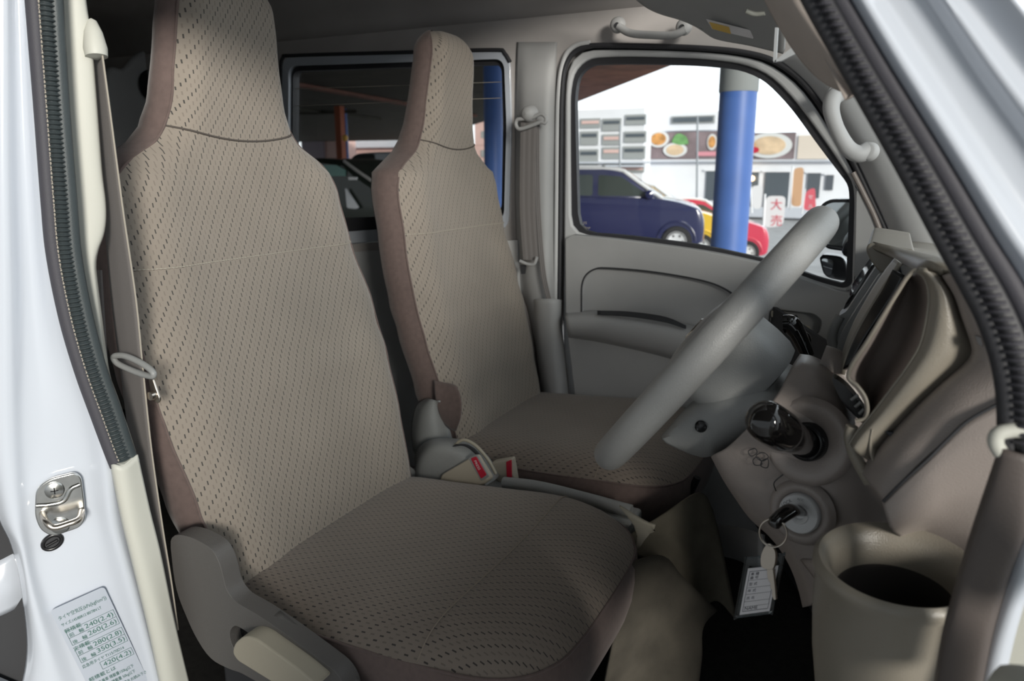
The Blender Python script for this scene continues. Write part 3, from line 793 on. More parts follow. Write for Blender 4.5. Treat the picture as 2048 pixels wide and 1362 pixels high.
# far seat shield
obj('recliner_shield', sheet([Y(.80, (826, 900), (822, 860), (830, 815), (850, 798), (868, 800)), Y(.765, (838, 915), (838, 865), (846, 822), (860, 800), (876, 802)), Y(.765, (870, 915), (868, 865), (868, 830), (872, 806), (880, 805)), Y(.80, (912, 905), (900, 860), (888, 825), (882, 808), (884, 806))], 30, 16), M['hub'], s2, solid=.004, soff=-1, label='grey plastic shield at the hinge')
obj('hinge_flap', sheet([Y(.79, (868, 760), (888, 765), (905, 768), (914, 772)), Y(.775, (870, 790), (892, 795), (912, 792), (921, 795)), Y(.775, (876, 820), (895, 825), (915, 825), (921, 830)), Y(.79, (885, 845), (898, 858), (908, 862), (912, 862))], 16, 12), M['side'], s2, solid=.004, soff=-1)
obj('slide_lever', tube([hy(1330, 1016, .93), hy(1355, 1016, .93), hy(1375, 995, .93), hy(1395, 955, .93)], .008, n=30), M['black'], s2, label='black slide handle under the cushion')

# ================================================================== BELTS
b1 = thing('seat_belt', T((195, 100))[0], 'grey-brown driver seat belt hanging beside the near pillar', 'seat belt')
def web(path, wdir, wid, m, parent, name='webbing', n=70):
    P = cr(path, n)
    G = []
    for k in range(7):
        f = k / 6 - .5
        G.append([p + (wdir(i / (n - 1)) if callable(wdir) else wdir).normalized() * (f * wid) + V((.0, 0, 0)) + V((.0008 * (k % 2), -.0008 * (k % 2), 0)) for i, p in enumerate(P)])
    bm, _ = gridbm(G)
    return obj(name, face_cam(bm), m, parent, solid=.0012, smooth=False)
wdn = lambda t: V((1, .62 - .25 * t, .0))
bl = [hy(x, y, .088) for x, y in ((188, 96), (192, 230), (206, 420), (222, 600), (240, 740), (262, 900), (296, 1060), (326, 1165), (344, 1260))]
br0 = [hy(x, y, .062) for x, y in ((203, 96), (221, 230), (246, 420), (272, 600), (286, 740), (303, 900), (326, 1060), (343, 1165), (356, 1260))]
obj('webbing', sheet([bl, [a.lerp(b, .5) + V((.004, -.004, 0)) for a, b in zip(bl, br0)], br0], 80, 8), M['belt'], b1, solid=.0012, soff=-1)
obj('webbing_edge', tube(br0, .0012, n=120, seg=6), M['stitch'], b1)
web([hy(x, y, .085) for x, y in ((197, 540), (203, 640), (212, 760), (228, 900))], V((1, .5, 0)), .010, M['belt'], b1)
obj('guide_ring', tube([hy(x, y, .050) for x, y in ((228, 713), (250, 712), (282, 726), (304, 742), (306, 752), (290, 750), (262, 740), (234, 726))], .0042, n=70, closed=True), M['hub'], b1, label='grey plastic belt guide ring')
obj('tongue', prism(rnd([hy(x, y, .070) for x, y in ((296, 755), (304, 756), (320, 800), (316, 808), (304, 800))], .004, 3), (0, .003, 0)), M['steel'], b1, bevel=.0008)
obj('guide_bolt', lathe([(0, .002), (.006, .002), (.007, -.004)], hy(302, 792, .066), (0, -1, 0), seg=16), M['steel'], b1)
b2 = thing('seat_belt', hy(1060, 250, YW - .06), 'taupe passenger seat belt hanging on the far middle pillar', 'seat belt')
web(Y(YW - .075, (1058, 235), (1056, 330), (1056, 430), (1062, 520)), V((1, 0, 0)), .046, M['belt'], b2)
web(Y(YW - .066, (1074, 245), (1074, 330), (1077, 430), (1086, 540), (1098, 600)), V((1, .2, 0)), .014, M['belt'], b2)
obj('anchor_cap', lathe([(0, .028), (.012, .026), (.019, .018), (.022, .006), (.023, 0)], hy(1061, 228, YW - .07), (0, -1, 0), seg=28), M['grey'], b2)
obj('anchor_loop', tube(Y(YW - .085, (1034, 240), (1032, 250), (1040, 258), (1066, 250), (1082, 244), (1090, 246), (1092, 236), (1082, 228), (1062, 236), (1042, 238)), .0052, n=60, closed=True), M['grey'], b2)
obj('tongue', tube(Y(YW - .09, (1040, 522), (1055, 528), (1068, 528), (1074, 514)), .0045, n=30), M['grey'], b2)
obj('tongue_blade', prism(Y(YW - .08, (1040, 530), (1052, 530), (1050, 548), (1042, 548)), (0, .003, 0)), M['dark'], b2, smooth=False)

# ================================================================== CENTRE CONSOLE
pb = thing('handbrake_console', (.12, .68, .80), 'pale grey domed handbrake console between the two front seats', 'console')
y0 = .690
dome = [Y(y0 + .06, (830, 950), (832, 905), (858, 880), (900, 876), (940, 884), (975, 910), (1000, 950)),
        Y(y0 + .01, (829, 955), (833, 915), (858, 886), (895, 882), (935, 892), (968, 920), (990, 960)),
        Y(y0 - .02, (832, 960), (840, 925), (862, 900), (892, 896), (925, 908), (952, 935), (975, 970)),
        Y(y0 - .025, (845, 975), (855, 955), (872, 935), (892, 930), (915, 940), (935, 960), (960, 985)),
        Y(y0 - .02, (870, 990), (880, 985), (895, 980), (905, 985), (915, 990), (930, 995), (950, 1005))]
obj('console_dome', sheet(dome, 50, 30), M['hub'], pb, solid=.004, soff=-1)
obj('slot_rim', tube(Y(y0 - .005, (905, 896), (925, 880), (950, 890), (975, 918), (992, 948)), .0035, n=50), M['beige'], pb)
obj('lever_slot', sheet([Y(y0 - .012, (902, 894), (930, 892), (955, 912), (975, 946)), Y(y0 - .012, (912, 888), (938, 890), (962, 910), (980, 944))], 20, 4), M['dark'], pb, solid=.002)
obj('base_tray', sheet([Y(y0, (815, 930), (850, 955), (920, 985), (1000, 1000)), Y(y0 - .03, (800, 960), (840, 990), (910, 1010), (1000, 1020))], 20, 6), M['hub'], pb, solid=.004)
obj('rear_deck', prism([V((-.08, .69, .845)), V((.45, .69, .845)), V((.45, .76, .845)), V((-.08, .76, .845))], (0, 0, -.10)), M['hub'], pb, bevel=.008)
obj('lever_grip', tube([V((.16, .715, .86)), V((.24, .715, .866)), V((.34, .715, .862)), V((.44, .715, .855))], .013, n=30), M['hub'], pb, label='grey handbrake grip lying flat')
k1 = thing('belt_buckle', hy(925, 990, .63), 'cream seat belt buckle with red button beside the driver cushion', 'buckle', 'front belt buckles')
bk = rnd(Y(.650, (878, 965), (882, 950), (938, 917), (948, 912), (976, 958), (972, 966), (924, 990), (885, 985)), .006, 4)
obj('buckle_body', prism(bk, (.004, .020, 0)), M['buckle'], k1, bevel=.004)
rbp = Y(.647, (941, 917), (952, 913), (973, 950), (962, 958))
obj('button_frame', prism(rnd(Y(.6485, (936, 916), (953, 909), (978, 954), (962, 962)), .003, 3), (0, .004, 0)), M['hub'], k1, bevel=.001)
br_ = obj('release_button', prism(rnd(rbp, .003, 3), (0, .005, 0)), M['red'], k1, bevel=.001, label='red PRESS button')
e1 = (rbp[3] - rbp[0]); 
e2 = (rbp[2] - rbp[3])
ld = (rbp[2] - rbp[3]).normalized(); lu = (rbp[0] - rbp[3]).normalized() if False else (rbp[1] - rbp[0]).normalized()
obj('button_print', text_bm([('PRESS', rbp[0].lerp(rbp[3], .14) + (rbp[1] - rbp[0]) * .35 + V((0, -.0008, 0)), (rbp[3] - rbp[0]).normalized() * .0085, (rbp[1] - rbp[0]).normalized() * .0085)]), M['paper'], br_, smooth=False)
k2 = thing('belt_buckle', hy(1000, 960, .72), 'cream seat belt buckle with red button against the passenger cushion', 'buckle', 'front belt buckles')
obj('buckle_body', prism(rnd(Y(.745, (982, 925), (1022, 918), (1030, 965), (1012, 978), (986, 955)), .005, 4), (0, .022, 0)), M['buckle'], k2, bevel=.004)
obj('release_button', prism(rnd(Y(.742, (1012, 924), (1022, 920), (1023, 955), (1014, 962)), .002, 3), (0, .004, 0)), M['red'], k2, bevel=.001)

# ================================================================== STEERING
n_w = V((-.798, 0.0, .602)).normalized()
WC = hy(1422, 686, .355)
sw = thing('steering_wheel', WC, 'grey three-spoke steering wheel in front of the driver seat', 'steering wheel')
d1v = V((.602, 0, .798)).normalized(); d2v = V((0, 1, 0))
tl_ = Matrix.Rotation(math.radians(1.6), 3, d1v)
n_w = tl_ @ n_w; d2v = tl_ @ d2v
RW = .196
obj('rim', tube([WC + d1v * math.cos(a) * RW + d2v * math.sin(a) * RW * .95 for a in [2 * math.pi * i / 48 for i in range(48)]], .0205, n=160, seg=24, closed=True), M['wheel'], sw)
def wp(a, b, c): return WC + d1v * a + d2v * b + n_w * c      # up the wheel, across, towards the driver
for sgn in (-1, 1):
    obj('spoke', tube([wp(.0, sgn * .05, .0), wp(.005, sgn * .11, -.004), wp(.01, sgn * .18, 0)], .017, n=20, flat=(n_w, .5)), M['wheel'], sw)
obj('spoke', tube([wp(-.03, 0, -.005), wp(-.11, 0, -.01), wp(-.19, 0, 0)], .022, n=20, flat=(n_w, .5)), M['wheel'], sw)
# hub: pad towards the driver, boss behind
def hubring(s, off, a=.062, b=.066, n=40, e=.5):
    out = []
    for i in range(n):
        th = 2 * math.pi * i / n; c, q_ = math.cos(th), math.sin(th)
        out.append(wp(.0 + a * s * math.copysign(abs(c) ** e, c), b * s * math.copysign(abs(q_) ** e, q_), off))
    return out
bm, R = gridbm([hubring(.04, .028), hubring(.5, .027), hubring(.8, .023), hubring(.95, .012), hubring(1.0, .0), hubring(1.0, -.008)], closev=True)
obj('airbag_pad', fixn(bm), M['wheel'], sw)
bm, R = gridbm([hubring(.98, -.016), hubring(1.0, -.020), hubring(1.0, -.05), hubring(.97, -.072), hubring(.90, -.084), hubring(.5, -.088), hubring(.05, -.088)], closev=True)
obj('wheel_boss', fixn(bm), M['hub'], sw, label='pebbled grey boss behind the pad')
obj('badge', lathe([(0, .002), (.016, .002), (.018, 0)], wp(.0, 0, .0275), n_w, seg=30), M['chrome'], sw)

# steering column with shrouds, stalks and ignition
scn = thing('steering_column', (.74, .36, 1.05), 'taupe steering column cover with ignition lock and stalk hole', 'steering column')
lsh = [Y(.44, (1335, 858), (1400, 792), (1470, 750), (1560, 725), (1605, 742)),
      Y(.34, (1326, 868), (1390, 800), (1465, 765), (1560, 762), (1600, 775)),
      Y(.292, (1322, 874), (1385, 822), (1465, 795), (1550, 790), (1590, 800)),
      Y(.286, (1330, 885), (1385, 866), (1455, 848), (1535, 830), (1575, 822)),
      Y(.30, (1356, 898), (1395, 898), (1450, 886), (1520, 858), (1560, 838)),
      Y(.34, (1385, 910), (1410, 914), (1450, 902), (1510, 872), (1550, 850)),
      Y(.40, (1390, 908), (1412, 912), (1448, 900), (1505, 872), (1545, 850))]
obj('lower_shroud', sheet(lsh, 50, 40), M['hub'], scn, solid=.004, soff=-1, label='blue-grey lower shroud with a screw hole')
obj('screw_hole', lathe([(0, .0), (.0052, .0), (.0066, .0015), (.0075, .001)], hy(1402, 853, .283), (0.05, -1, .25), seg=24), M['black'], scn)
# big side cover
cc = [Y(.36, (1600, 708), (1625, 712), (1660, 730), (1702, 765), (1742, 830), (1765, 900), (1775, 960), (1790, 1040), (1800, 1100)),
      Y(.285, (1582, 736), (1608, 730), (1648, 748), (1688, 792), (1722, 860), (1745, 930), (1758, 985), (1768, 1050), (1775, 1120)),
      Y(.25, (1552, 792), (1578, 794), (1618, 806), (1656, 835), (1690, 895), (1712, 960), (1725, 1015), (1732, 1070), (1735, 1140)),
      Y(.24, (1500, 852), (1532, 862), (1570, 878), (1612, 908), (1650, 960), (1670, 1010), (1685, 1060), (1690, 1110), (1690, 1170)),
      Y(.25, (1455, 895), (1482, 915), (1520, 937), (1562, 962), (1600, 1010), (1622, 1060), (1640, 1100), (1648, 1140), (1640, 1190)),
      Y(.265, (1424, 912), (1448, 950), (1478, 985), (1510, 1020), (1545, 1055), (1575, 1090), (1596, 1125), (1610, 1160), (1620, 1210)),
      Y(.32, (1424, 915), (1445, 958), (1472, 1000), (1500, 1038), (1535, 1070), (1560, 1100), (1580, 1135), (1595, 1175), (1605, 1215))]
obj('column_cover', sheet(cc, 70, 50), M['taupe'], scn, solid=.004, soff=-1)
nst = V((-.25, -1, .12)).normalized()
c0 = hy(1612, 884, .238)
obj('stalk_dish', lathe([(.021, -.006), (.026, -.003), (.034, .0005), (.042, .0018), (.047, -.0005), (.050, -.006)], c0, nst, seg=48), M['taupe'], scn)
obj('stalk_socket', lathe([(0, .005), (.012, .005), (.0145, .003), (.017, .005), (.020, .004), (.0215, .001), (.0225, -.006)], c0, nst, seg=48), M['black'], scn, label='ribbed black rubber ring')
c1 = hy(1600, 1026, .236)
nig = V((-.30, -1, .10)).normalized()
obj('ignition_dish', lathe([(.0225, -.004), (.0245, .001), (.029, .0028), (.034, .001), (.038, -.005)], c1, nig, seg=48), M['taupe'], scn)
ig = obj('ignition_lock', lathe([(0, .002), (.006, .002), (.007, .0045), (.011, .006), (.012, .0045), (.0165, .005), (.0212, .0055), (.0228, .0035), (.0228, -.01)], c1, nig, seg=48), M['lgrey'], scn, label='pale grey ignition lock face')
igx = V((1, -.3, 0)).normalized(); igz = V((0, 0, 1))
obj('lock_print', text_bm([('LOCK', c1 + nig * .0065 + V((-.0165, 0, .006)), (igx + igz * .9).normalized() * .0052, (igz - igx * .9).normalized() * .0052), ('ACC', c1 + nig * .0065 + V((-.002, 0, .0172)), igx * .0035, igz * .0035), ('ON', c1 + nig * .0065 + V((.012, 0, .010)), (igx - igz * .8).normalized() * .005, (igz + igx * .8).normalized() * .005)]), M['dark'], ig, smooth=False)
obj('cover_joint', tube(Y(.2405, (1582, 938), (1562, 952), (1548, 966), (1552, 982)), .0007, n=30, seg=6), M['black'], scn)
obj('cover_joint', tube(Y(.2385, (1630, 1058), (1640, 1070), (1652, 1082)), .0007, n=10, seg=6), M['black'], scn)
# moulded mark
mk = bmesh.new()
mo = [hy(1515, 905, .2405)]
for pts in (((1497, 902), (1510, 897), (1514, 906), (1502, 912)), ((1512, 912), (1526, 905), (1537, 914), (1524, 922)), ((1506, 920), (1516, 914), (1524, 928), (1510, 930)), ((1524, 922), (1536, 918), (1535, 935), (1522, 932))):
    tube([hy(x, y, .2400) for x, y in pts], .0006, n=24, seg=5, closed=True, bm=mk)
obj('moulded_mark', mk, M['dark'], scn)

# stalks
k = thing('column_stalk', c0, 'glossy black light stalk pointing at the driver door side', 'lever', 'steering column stalks')
p0, p1, p2, p3 = c0 + nst * .004, hy(1580, 872, .19), hy(1548, 852, .16), hy(1524, 836, .14)
obj('stalk_arm', tube([p0, p0.lerp(p1, .5), p1, p1.lerp(p2, .6)], lambda t: .0150 + .004 * t, n=30, seg=24), M['gloss'], k)
obj('stalk_knob', tube([p1.lerp(p2, .0), p2, p3, p3 + (p3 - p2) * .35], lambda t: .0205 * (max(.03, 1 - abs((t - .5) * 2) ** 4.5)) ** .5 + .001, n=30, seg=28), M['gloss'], k)
k2_ = thing('column_stalk', hy(1590, 700, .45), 'black wiper stalk on the far side of the steering column', 'lever', 'steering column stalks')
obj('stalk_arm', tube(Y(.50, (1616, 712), (1602, 680), (1588, 655), (1576, 645)), lambda t: .009 + .004 * t, n=24, seg=16), M['gloss'], k2_)
obj('stalk_knob', tube(Y(.50, (1592, 660), (1580, 648), (1568, 648)), .013, n=14, seg=16), M['gloss'], k2_)
obj('stalk_switch', tube(Y(.53, (1600, 668), (1612, 676), (1610, 690)), .007, n=14, seg=12), M['gloss'], k2_)

# ================================================================== KEYS
ky = thing('car_key', c1, 'black headed ignition key turned in the lock', 'key')
kd = nig
bow = [c1 + nig * .006, ]
obj('key_bow', tube([c1 + nig * .006 + V((.003, 0, .004)), hy(1585, 1020, .205), hy(1566, 1030, .188), hy(1551, 1043, .178), hy(1548, 1048, .178)], lambda t: .0072 + .0015 * math.sin(t * 3.1), n=40, seg=18, flat=(V((.5, .2, .9)), .62)), M['gloss'], ky)
kr = thing('key_ring', hy(1546, 1092, .178), 'thin silver split ring hanging from the ignition key', 'key ring')
rc = hy(1546, 1066, .176); rx = (hy(1574, 1070, .176) - hy(1519, 1064, .176)) * .5; rz_ = (hy(1548, 1038, .176) - hy(1545, 1094, .176)) * .5
obj('ring_wire', tube(ell(rc, rx, rz_, 40), .00095, n=120, seg=10, closed=True), M['steel'], kr)
obj('ring_wire', tube(ell(rc + V((0, .0017, 0)), rx, rz_, 40), .0009, n=120, seg=10, closed=True), M['steel'], kr)
sk = thing('spare_key', hy(1540, 1195, .18), 'bare metal spare key hanging from the ring over the tag', 'key')
obj('key_head', prism(rnd(Y(.176, (1535, 1086), (1542, 1090), (1550, 1100), (1552, 1115), (1549, 1132), (1545, 1140), (1530, 1139), (1521, 1133), (1520, 1115), (1526, 1098)), .004, 3), (.0015, .0022, 0)), M['steel'], sk, bevel=.0005)
obj('key_blade', prism(rnd(Y(.178, (1533, 1138), (1546, 1138), (1549, 1165), (1551, 1188), (1552, 1200), (1547, 1200), (1543, 1190), (1545, 1182), (1540, 1176), (1541, 1168), (1535, 1158)), .001, 2), (.0015, .002, 0)), M['steel'], sk, bevel=.0004)
tg = thing('key_tag', hy(1508, 1236, .185), 'clear plastic key tag with a ruled white paper slip', 'key tag')
TG = Y(.186, (1491, 1117), (1569, 1108), (1545, 1226), (1469, 1236))
obj('tag_case', prism(rnd(TG, .004, 4), (0, .004, 0)), M['clear'], tg)
obj('case_edge', tube([TG[0], TG[1], TG[2], TG[3], TG[0]], .0011, n=2) if False else tube(rnd(TG, .003, 3), .0010, n=140, seg=8, closed=True), M['clear'], tg)
PPc = Y(.184, (1496, 1137), (1557, 1131), (1539, 1222), (1479, 1230))
pp = obj('paper_slip', prism(PPc, (0, .0004, 0)), M['paper'], tg, smooth=False)
def TP(s, t):
    a = PPc[0].lerp(PPc[1], s); b = PPc[3].lerp(PPc[2], s); return a.lerp(b, t) + V((0, -.0004, 0))
lr = bmesh.new()
fr = [TP(.08, .07), TP(.92, .07), TP(.92, .93), TP(.08, .93)]
for i in range(4): tube([fr[i], fr[(i + 1) % 4]], .00022, n=2, seg=4, bm=lr)
for t in (.26, .42, .56, .72, .83): tube([TP(.08, t), TP(.92, t)], .00012, n=2, seg=4, bm=lr)
obj('slip_rules', lr, M['inkb'], pp, smooth=False)
ex_ = (TP(1, .5) - TP(0, .5)).normalized(); ey_ = (TP(.5, 0) - TP(.5, 1)).normalized()
its = [(s, TP(.13, t), ex_ * sz, ey_ * sz) for s, t, sz in (('車 種', .155, .0042), ('番 号', .235, .0042), ('型 式', .37, .0042), ('年 式', .51, .0042), ('色', .50, .001), ('氏 名', .67, .0042), ('NAME', .90, .0055))]
obj('slip_print', text_bm(its), M['inkb'], pp, smooth=False)

# ================================================================== DASHBOARD
db = thing('dashboard', (1.0, .66, .95), 'taupe moulded dashboard with instrument hood, screen recess and cup holder', 'dashboard')
# side face below the fold line
F_ = [(1887, 551), (1912, 590), (1928, 631), (1946, 680), (1950, 706), (1938, 730), (1895, 767), (1854, 804), (1813, 847), (1775, 888), (1748, 925), (1733, 958)]
side = [Y(.128, (1960, 540), (2000, 590), (2050, 650), (2060, 700), (2050, 745), (2010, 800), (1950, 840), (1895, 880), (1840, 925), (1800, 970), (1772, 1010)),
        Y(.140, (1925, 545), (1965, 590), (2000, 645), (2008, 690), (1998, 730), (1965, 765), (1912, 805), (1860, 850), (1812, 895), (1776, 940), (1752, 982)),
        Y(.160, *F_),
        Y(.185, (1884, 553), (1908, 592), (1922, 631), (1938, 680), (1941, 704), (1928, 724), (1886, 760), (1844, 798), (1802, 840), (1765, 880), (1738, 915), (1722, 945))]
obj('side_panel', sheet(side, 70, 30), M['taupe'], db, solid=.004, soff=-1)
low = [Y(.125, (2075, 765), (2004, 804), (1937, 841), (1896, 878), (1855, 919), (1805, 964), (1764, 1005)),
       Y(.120, (2075, 850), (2000, 880), (1950, 900), (1900, 930), (1850, 965), (1810, 1005), (1775, 1040)),
       Y(.125, (2075, 960), (2000, 975), (1950, 985), (1900, 1000), (1860, 1020), (1820, 1040), (1785, 1062)),
       Y(.160, (2075, 1080), (2000, 1070), (1950, 1065), (1900, 1060), (1860, 1060), (1830, 1065), (1800, 1075)),
       Y(.21, (2075, 1150), (2000, 1120), (1950, 1110), (1900, 1100), (1860, 1095), (1830, 1095), (1800, 1100))]
obj('lower_panel', sheet(low, 40, 30), M['taupe'], db, solid=.004, soff=-1)
obj('panel_fold', tube(Y(.124, (2040, 786), (2004, 804), (1937, 841), (1896, 878), (1855, 919), (1805, 964), (1766, 1003)), .0014, n=60), M['dark'], db)
# hood: outer flank
hood = [Y(.182, (1887, 549), (1911, 590), (1925, 631), (1942, 680), (1944, 706), (1930, 730), (1888, 766), (1846, 804), (1805, 846), (1767, 886), (1738, 922)),
        Y(.168, (1868, 545), (1892, 578), (1904, 620), (1908, 670), (1898, 712), (1868, 750), (1828, 795), (1788, 840), (1752, 882), (1722, 912)),
        Y(.166, (1848, 541), (1870, 570), (1880, 605), (1878, 655), (1862, 705), (1832, 748), (1796, 792), (1758, 838), (1728, 870), (1706, 898)),
        Y(.176, (1832, 541), (1850, 557), (1859, 590), (1854, 640), (1840, 693), (1813, 738), (1789, 771), (1752, 820), (1715, 865), (1700, 888))]
obj('hood_flank', sheet(hood, 60, 24), M['taupel'], db, solid=.004, soff=-1)
obj('hood_rim', tube(Y(.178, (1700, 888), (1715, 865), (1752, 820), (1789, 771), (1813, 738), (1840, 693), (1854, 640), (1859, 590), (1851, 557), (1832, 541), (1816, 553), (1797, 582), (1764, 635), (1731, 689), (1704, 730), (1697, 756), (1714, 771), (1731, 796), (1735, 822), (1729, 837), (1712, 842)), .0020, n=220, seg=12), M['taupel'], db)
# concave inside of the hood
ins = [Y(.178, (1833, 542), (1851, 560), (1859, 600), (1852, 648), (1836, 698), (1808, 742), (1770, 795), (1742, 832), (1716, 864)),
       Y(.215, (1830, 545), (1842, 575), (1846, 615), (1836, 662), (1815, 712), (1785, 758), (1758, 800), (1740, 832), (1719, 858)),
       Y(.262, (1826, 548), (1826, 590), (1816, 640), (1796, 692), (1770, 738), (1752, 772), (1745, 800), (1738, 828), (1722, 852)),
       Y(.262, (1821, 550), (1808, 590), (1786, 640), (1760, 690), (1738, 730), (1730, 765), (1735, 795), (1736, 824), (1726, 846)),
       Y(.185, (1818, 552), (1798, 583), (1765, 637), (1732, 690), (1705, 731), (1700, 756), (1716, 774), (1732, 798), (1736, 822), (1730, 840))]
obj('hood_inside', sheet(ins, 40, 30), M['taupe'], db, solid=.003, soff=-1)
# far wing of the hood and the dark line between
obj('gauge_face', sheet([Y(.30, (1790, 540), (1770, 580), (1740, 630), (1710, 690), (1692, 740)), Y(.29, (1812, 552), (1795, 585), (1765, 630), (1732, 680), (1702, 735))], 30, 6), M['black'], db, solid=.004)
obj('hood_far_rim', sheet([Y(.34, (1795, 520), (1775, 545), (1745, 590), (1712, 650), (1690, 710), (1685, 745)), Y(.31, (1805, 528), (1785, 558), (1755, 605), (1722, 660), (1698, 712), (1690, 750))], 30, 8), M['taupel'], db, solid=.004)
# small wall below hood with dark slot
obj('vent_slot', prism(rnd(Y(.26, (1660, 750), (1690, 770), (1715, 800), (1738, 835), (1735, 850), (1712, 835), (1680, 800)), .01, 3), (0, .02, 0)), M['black'], db)
for i in range(3):
    obj('vent_rib', tube(Y(.25, (1702 + i * 8, 800 + i * 14), (1716 + i * 6, 790 + i * 14)), .0018, n=4, seg=6), M['hub'], db)
# knob behind column
obj('side_pod', tube(Y(.34, (1640, 725), (1665, 735), (1690, 765), (1715, 810)), .022, n=24, seg=20), M['taupe'], db)
# left edge of the lower side: bright lips
obj('edge_lip', tube(Y(.185, (1704, 852), (1700, 872), (1706, 900), (1720, 930), (1740, 965)), .006, n=40), M['taupel'], db)
obj('ledge_pocket', sheet([Y(.165, (1742, 858), (1738, 880), (1738, 905), (1745, 925)), Y(.19, (1760, 862), (1762, 880), (1768, 895), (1775, 905)), Y(.17, (1795, 868), (1792, 872), (1788, 880), (1780, 895))], 20, 10), M['taupel'], db, solid=.002)
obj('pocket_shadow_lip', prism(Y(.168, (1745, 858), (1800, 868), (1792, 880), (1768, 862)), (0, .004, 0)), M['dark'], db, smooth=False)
# dash top (lit through the windshield)
top = [[V((.84, 1.25, 1.345)), V((.82, .9, 1.365)), hy(1736, 492, .54), hy(1770, 505, .47), hy(1805, 526, .36), hy(1834, 541, .20), hy(1886, 551, .172)],
       [V((.92, 1.28, 1.35)), V((.92, .9, 1.37)), hy(1790, 491, .54), hy(1838, 504, .47), hy(1885, 515, .36), hy(1925, 530, .20), hy(1945, 556, .150)],
       [V((1.14, 1.29, 1.31)), V((1.14, .9, 1.32)), V((1.14, .54, 1.34)), V((1.14, .44, 1.34)), V((1.14, .34, 1.34)), V((1.14, .2, 1.33)), V((1.13, .08, 1.30))]]
obj('dash_top', sheet(top, 60, 24), M['taupel'], db, solid=.006, soff=-1)
obj('corner_clip', prism(Y(.150, (1950, 672), (1962, 676), (1966, 694), (1956, 688)), (0, .004, 0)), M['dark'], db, smooth=False)
# centre stack: screen and its surrounds, seen edge-on
yc = .50
obj('stack_cap', prism(rnd(Y(yc, (1731, 500), (1737, 486), (1760, 488), (1830, 500), (1828, 514), (1776, 551), (1757, 543), (1740, 520)), .01, 4), (0, .30, 0)), M['taupel'], db, bevel=.004)
obj('screen', prism(rnd(Y(yc + .06, (1745, 528), (1756, 530), (1700, 625), (1684, 636), (1688, 610)), .01, 3), (0, .20, 0)), M['gloss'], db, bevel=.002)
obj('screen_frame', prism(rnd(Y(yc + .02, (1754, 530), (1764, 546), (1702, 640), (1688, 672), (1676, 690), (1668, 664), (1676, 632), (1692, 624)), .006, 3), (0, .05, 0)), M['hub'], db, bevel=.003)
obj('stack_trim', prism(rnd(Y(yc - .02, (1760, 546), (1778, 550), (1716, 640), (1694, 690), (1692, 720), (1706, 745), (1690, 730), (1672, 706), (1680, 670), (1710, 622)), .01, 3), (0, .05, 0)), M['hub'], db, bevel=.003, label='mauve-grey curved trim of the centre stack')
obj('stack_groove', prism(rnd(Y(yc - .05, (1776, 552), (1792, 556), (1742, 632), (1716, 690), (1716, 726), (1704, 744), (1694, 722), (1698, 686), (1722, 634)), .01, 3), (0, .04, 0)), M['dark'], db, bevel=.003)
obj('hazard_button', prism(rnd(Y(yc + .02, (1661, 662), (1668, 656), (1668, 672), (1662, 678)), .002, 2), (0, .01, 0)), M['red'], db)
obj('stack_edge', tube(Y(yc + .02, (1680, 632), (1668, 655), (1664, 680), (1672, 706), (1690, 724)), .007, n=40), M['hub'], db)
obj('stack_side', prism(rnd(Y(yc - .055, (1790, 554), (1815, 560), (1760, 640), (1730, 700), (1722, 760), (1704, 745), (1716, 700), (1742, 640)), .01, 3), (0, .02, 0)), M['taupel'], db, bevel=.003)
# cup holder
CH = hy(1795, 1128, .098)
def cup(prof, m, name, lb=None):
    return obj(name, lathe(prof, CH, (-.02, -.10, 1), seg=72), m, db, label=lb)
cup([(.050, -.034), (.0515, -.024), (.054, -.013), (.058, -.004), (.0625, .001), (.066, .003), (.0705, -.001), (.071, -.008), (.068, -.014), (.0685, -.05), (.066, -.10), (.058, -.17), (.05, -.24)], M['taupel'], 'cup_holder', 'olive-grey round cup holder')
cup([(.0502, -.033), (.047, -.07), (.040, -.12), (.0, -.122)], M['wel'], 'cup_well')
# lower steering-side fairing
obj('knee_panel', sheet([Y(.20, (1600, 1120), (1640, 1180), (1650, 1260), (1665, 1362), (1680, 1450)), Y(.16, (1640, 1130), (1665, 1190), (1680, 1270), (1700, 1362), (1720, 1450)), Y(.19, (1720, 1200), (1740, 1250), (1750, 1300), (1760, 1362), (1770, 1450)), Y(.24, (1760, 1220), (1780, 1270), (1790, 1310), (1800, 1362), (1810, 1450))], 30, 20), M['taupe'], db, solid=.004, soff=-1)
# kick strip along the near side
kp = [A((2000, 885, .0), (1985, 930, .0), (1945, 1050, .0), (1915, 1150, .0), (1885, 1262, .0), (1862, 1400, .0)),
      A((2006, 888, .012), (1995, 935, .012), (1962, 1050, .012), (1930, 1150, .012), (1900, 1262, .012), (1878, 1400, .012)),
      A((2060, 902, .012), (2055, 960, .012), (2045, 1040, .012), (2005, 1150, .012), (1972, 1262, .012), (1945, 1400, .012)),
      A((2085, 905, .0), (2080, 960, .0), (2062, 1040, .0), (2022, 1150, .0), (1990, 1262, .0), (1962, 1400, .0))]
obj('trim_14', sheet(kp, 40, 20), M['taupd'], kind='structure', solid=.004, soff=-1, label='dark taupe kick trim along the front edge of the door opening')
obj('trim_15', tube(A((2052, 858, .004), (2020, 856, .006), (1996, 862, .008), (1992, 880, .008), (2002, 900, .006)), .0052, n=30), M['cream'], kind='structure', label='cream end clip of the windshield pillar trim')
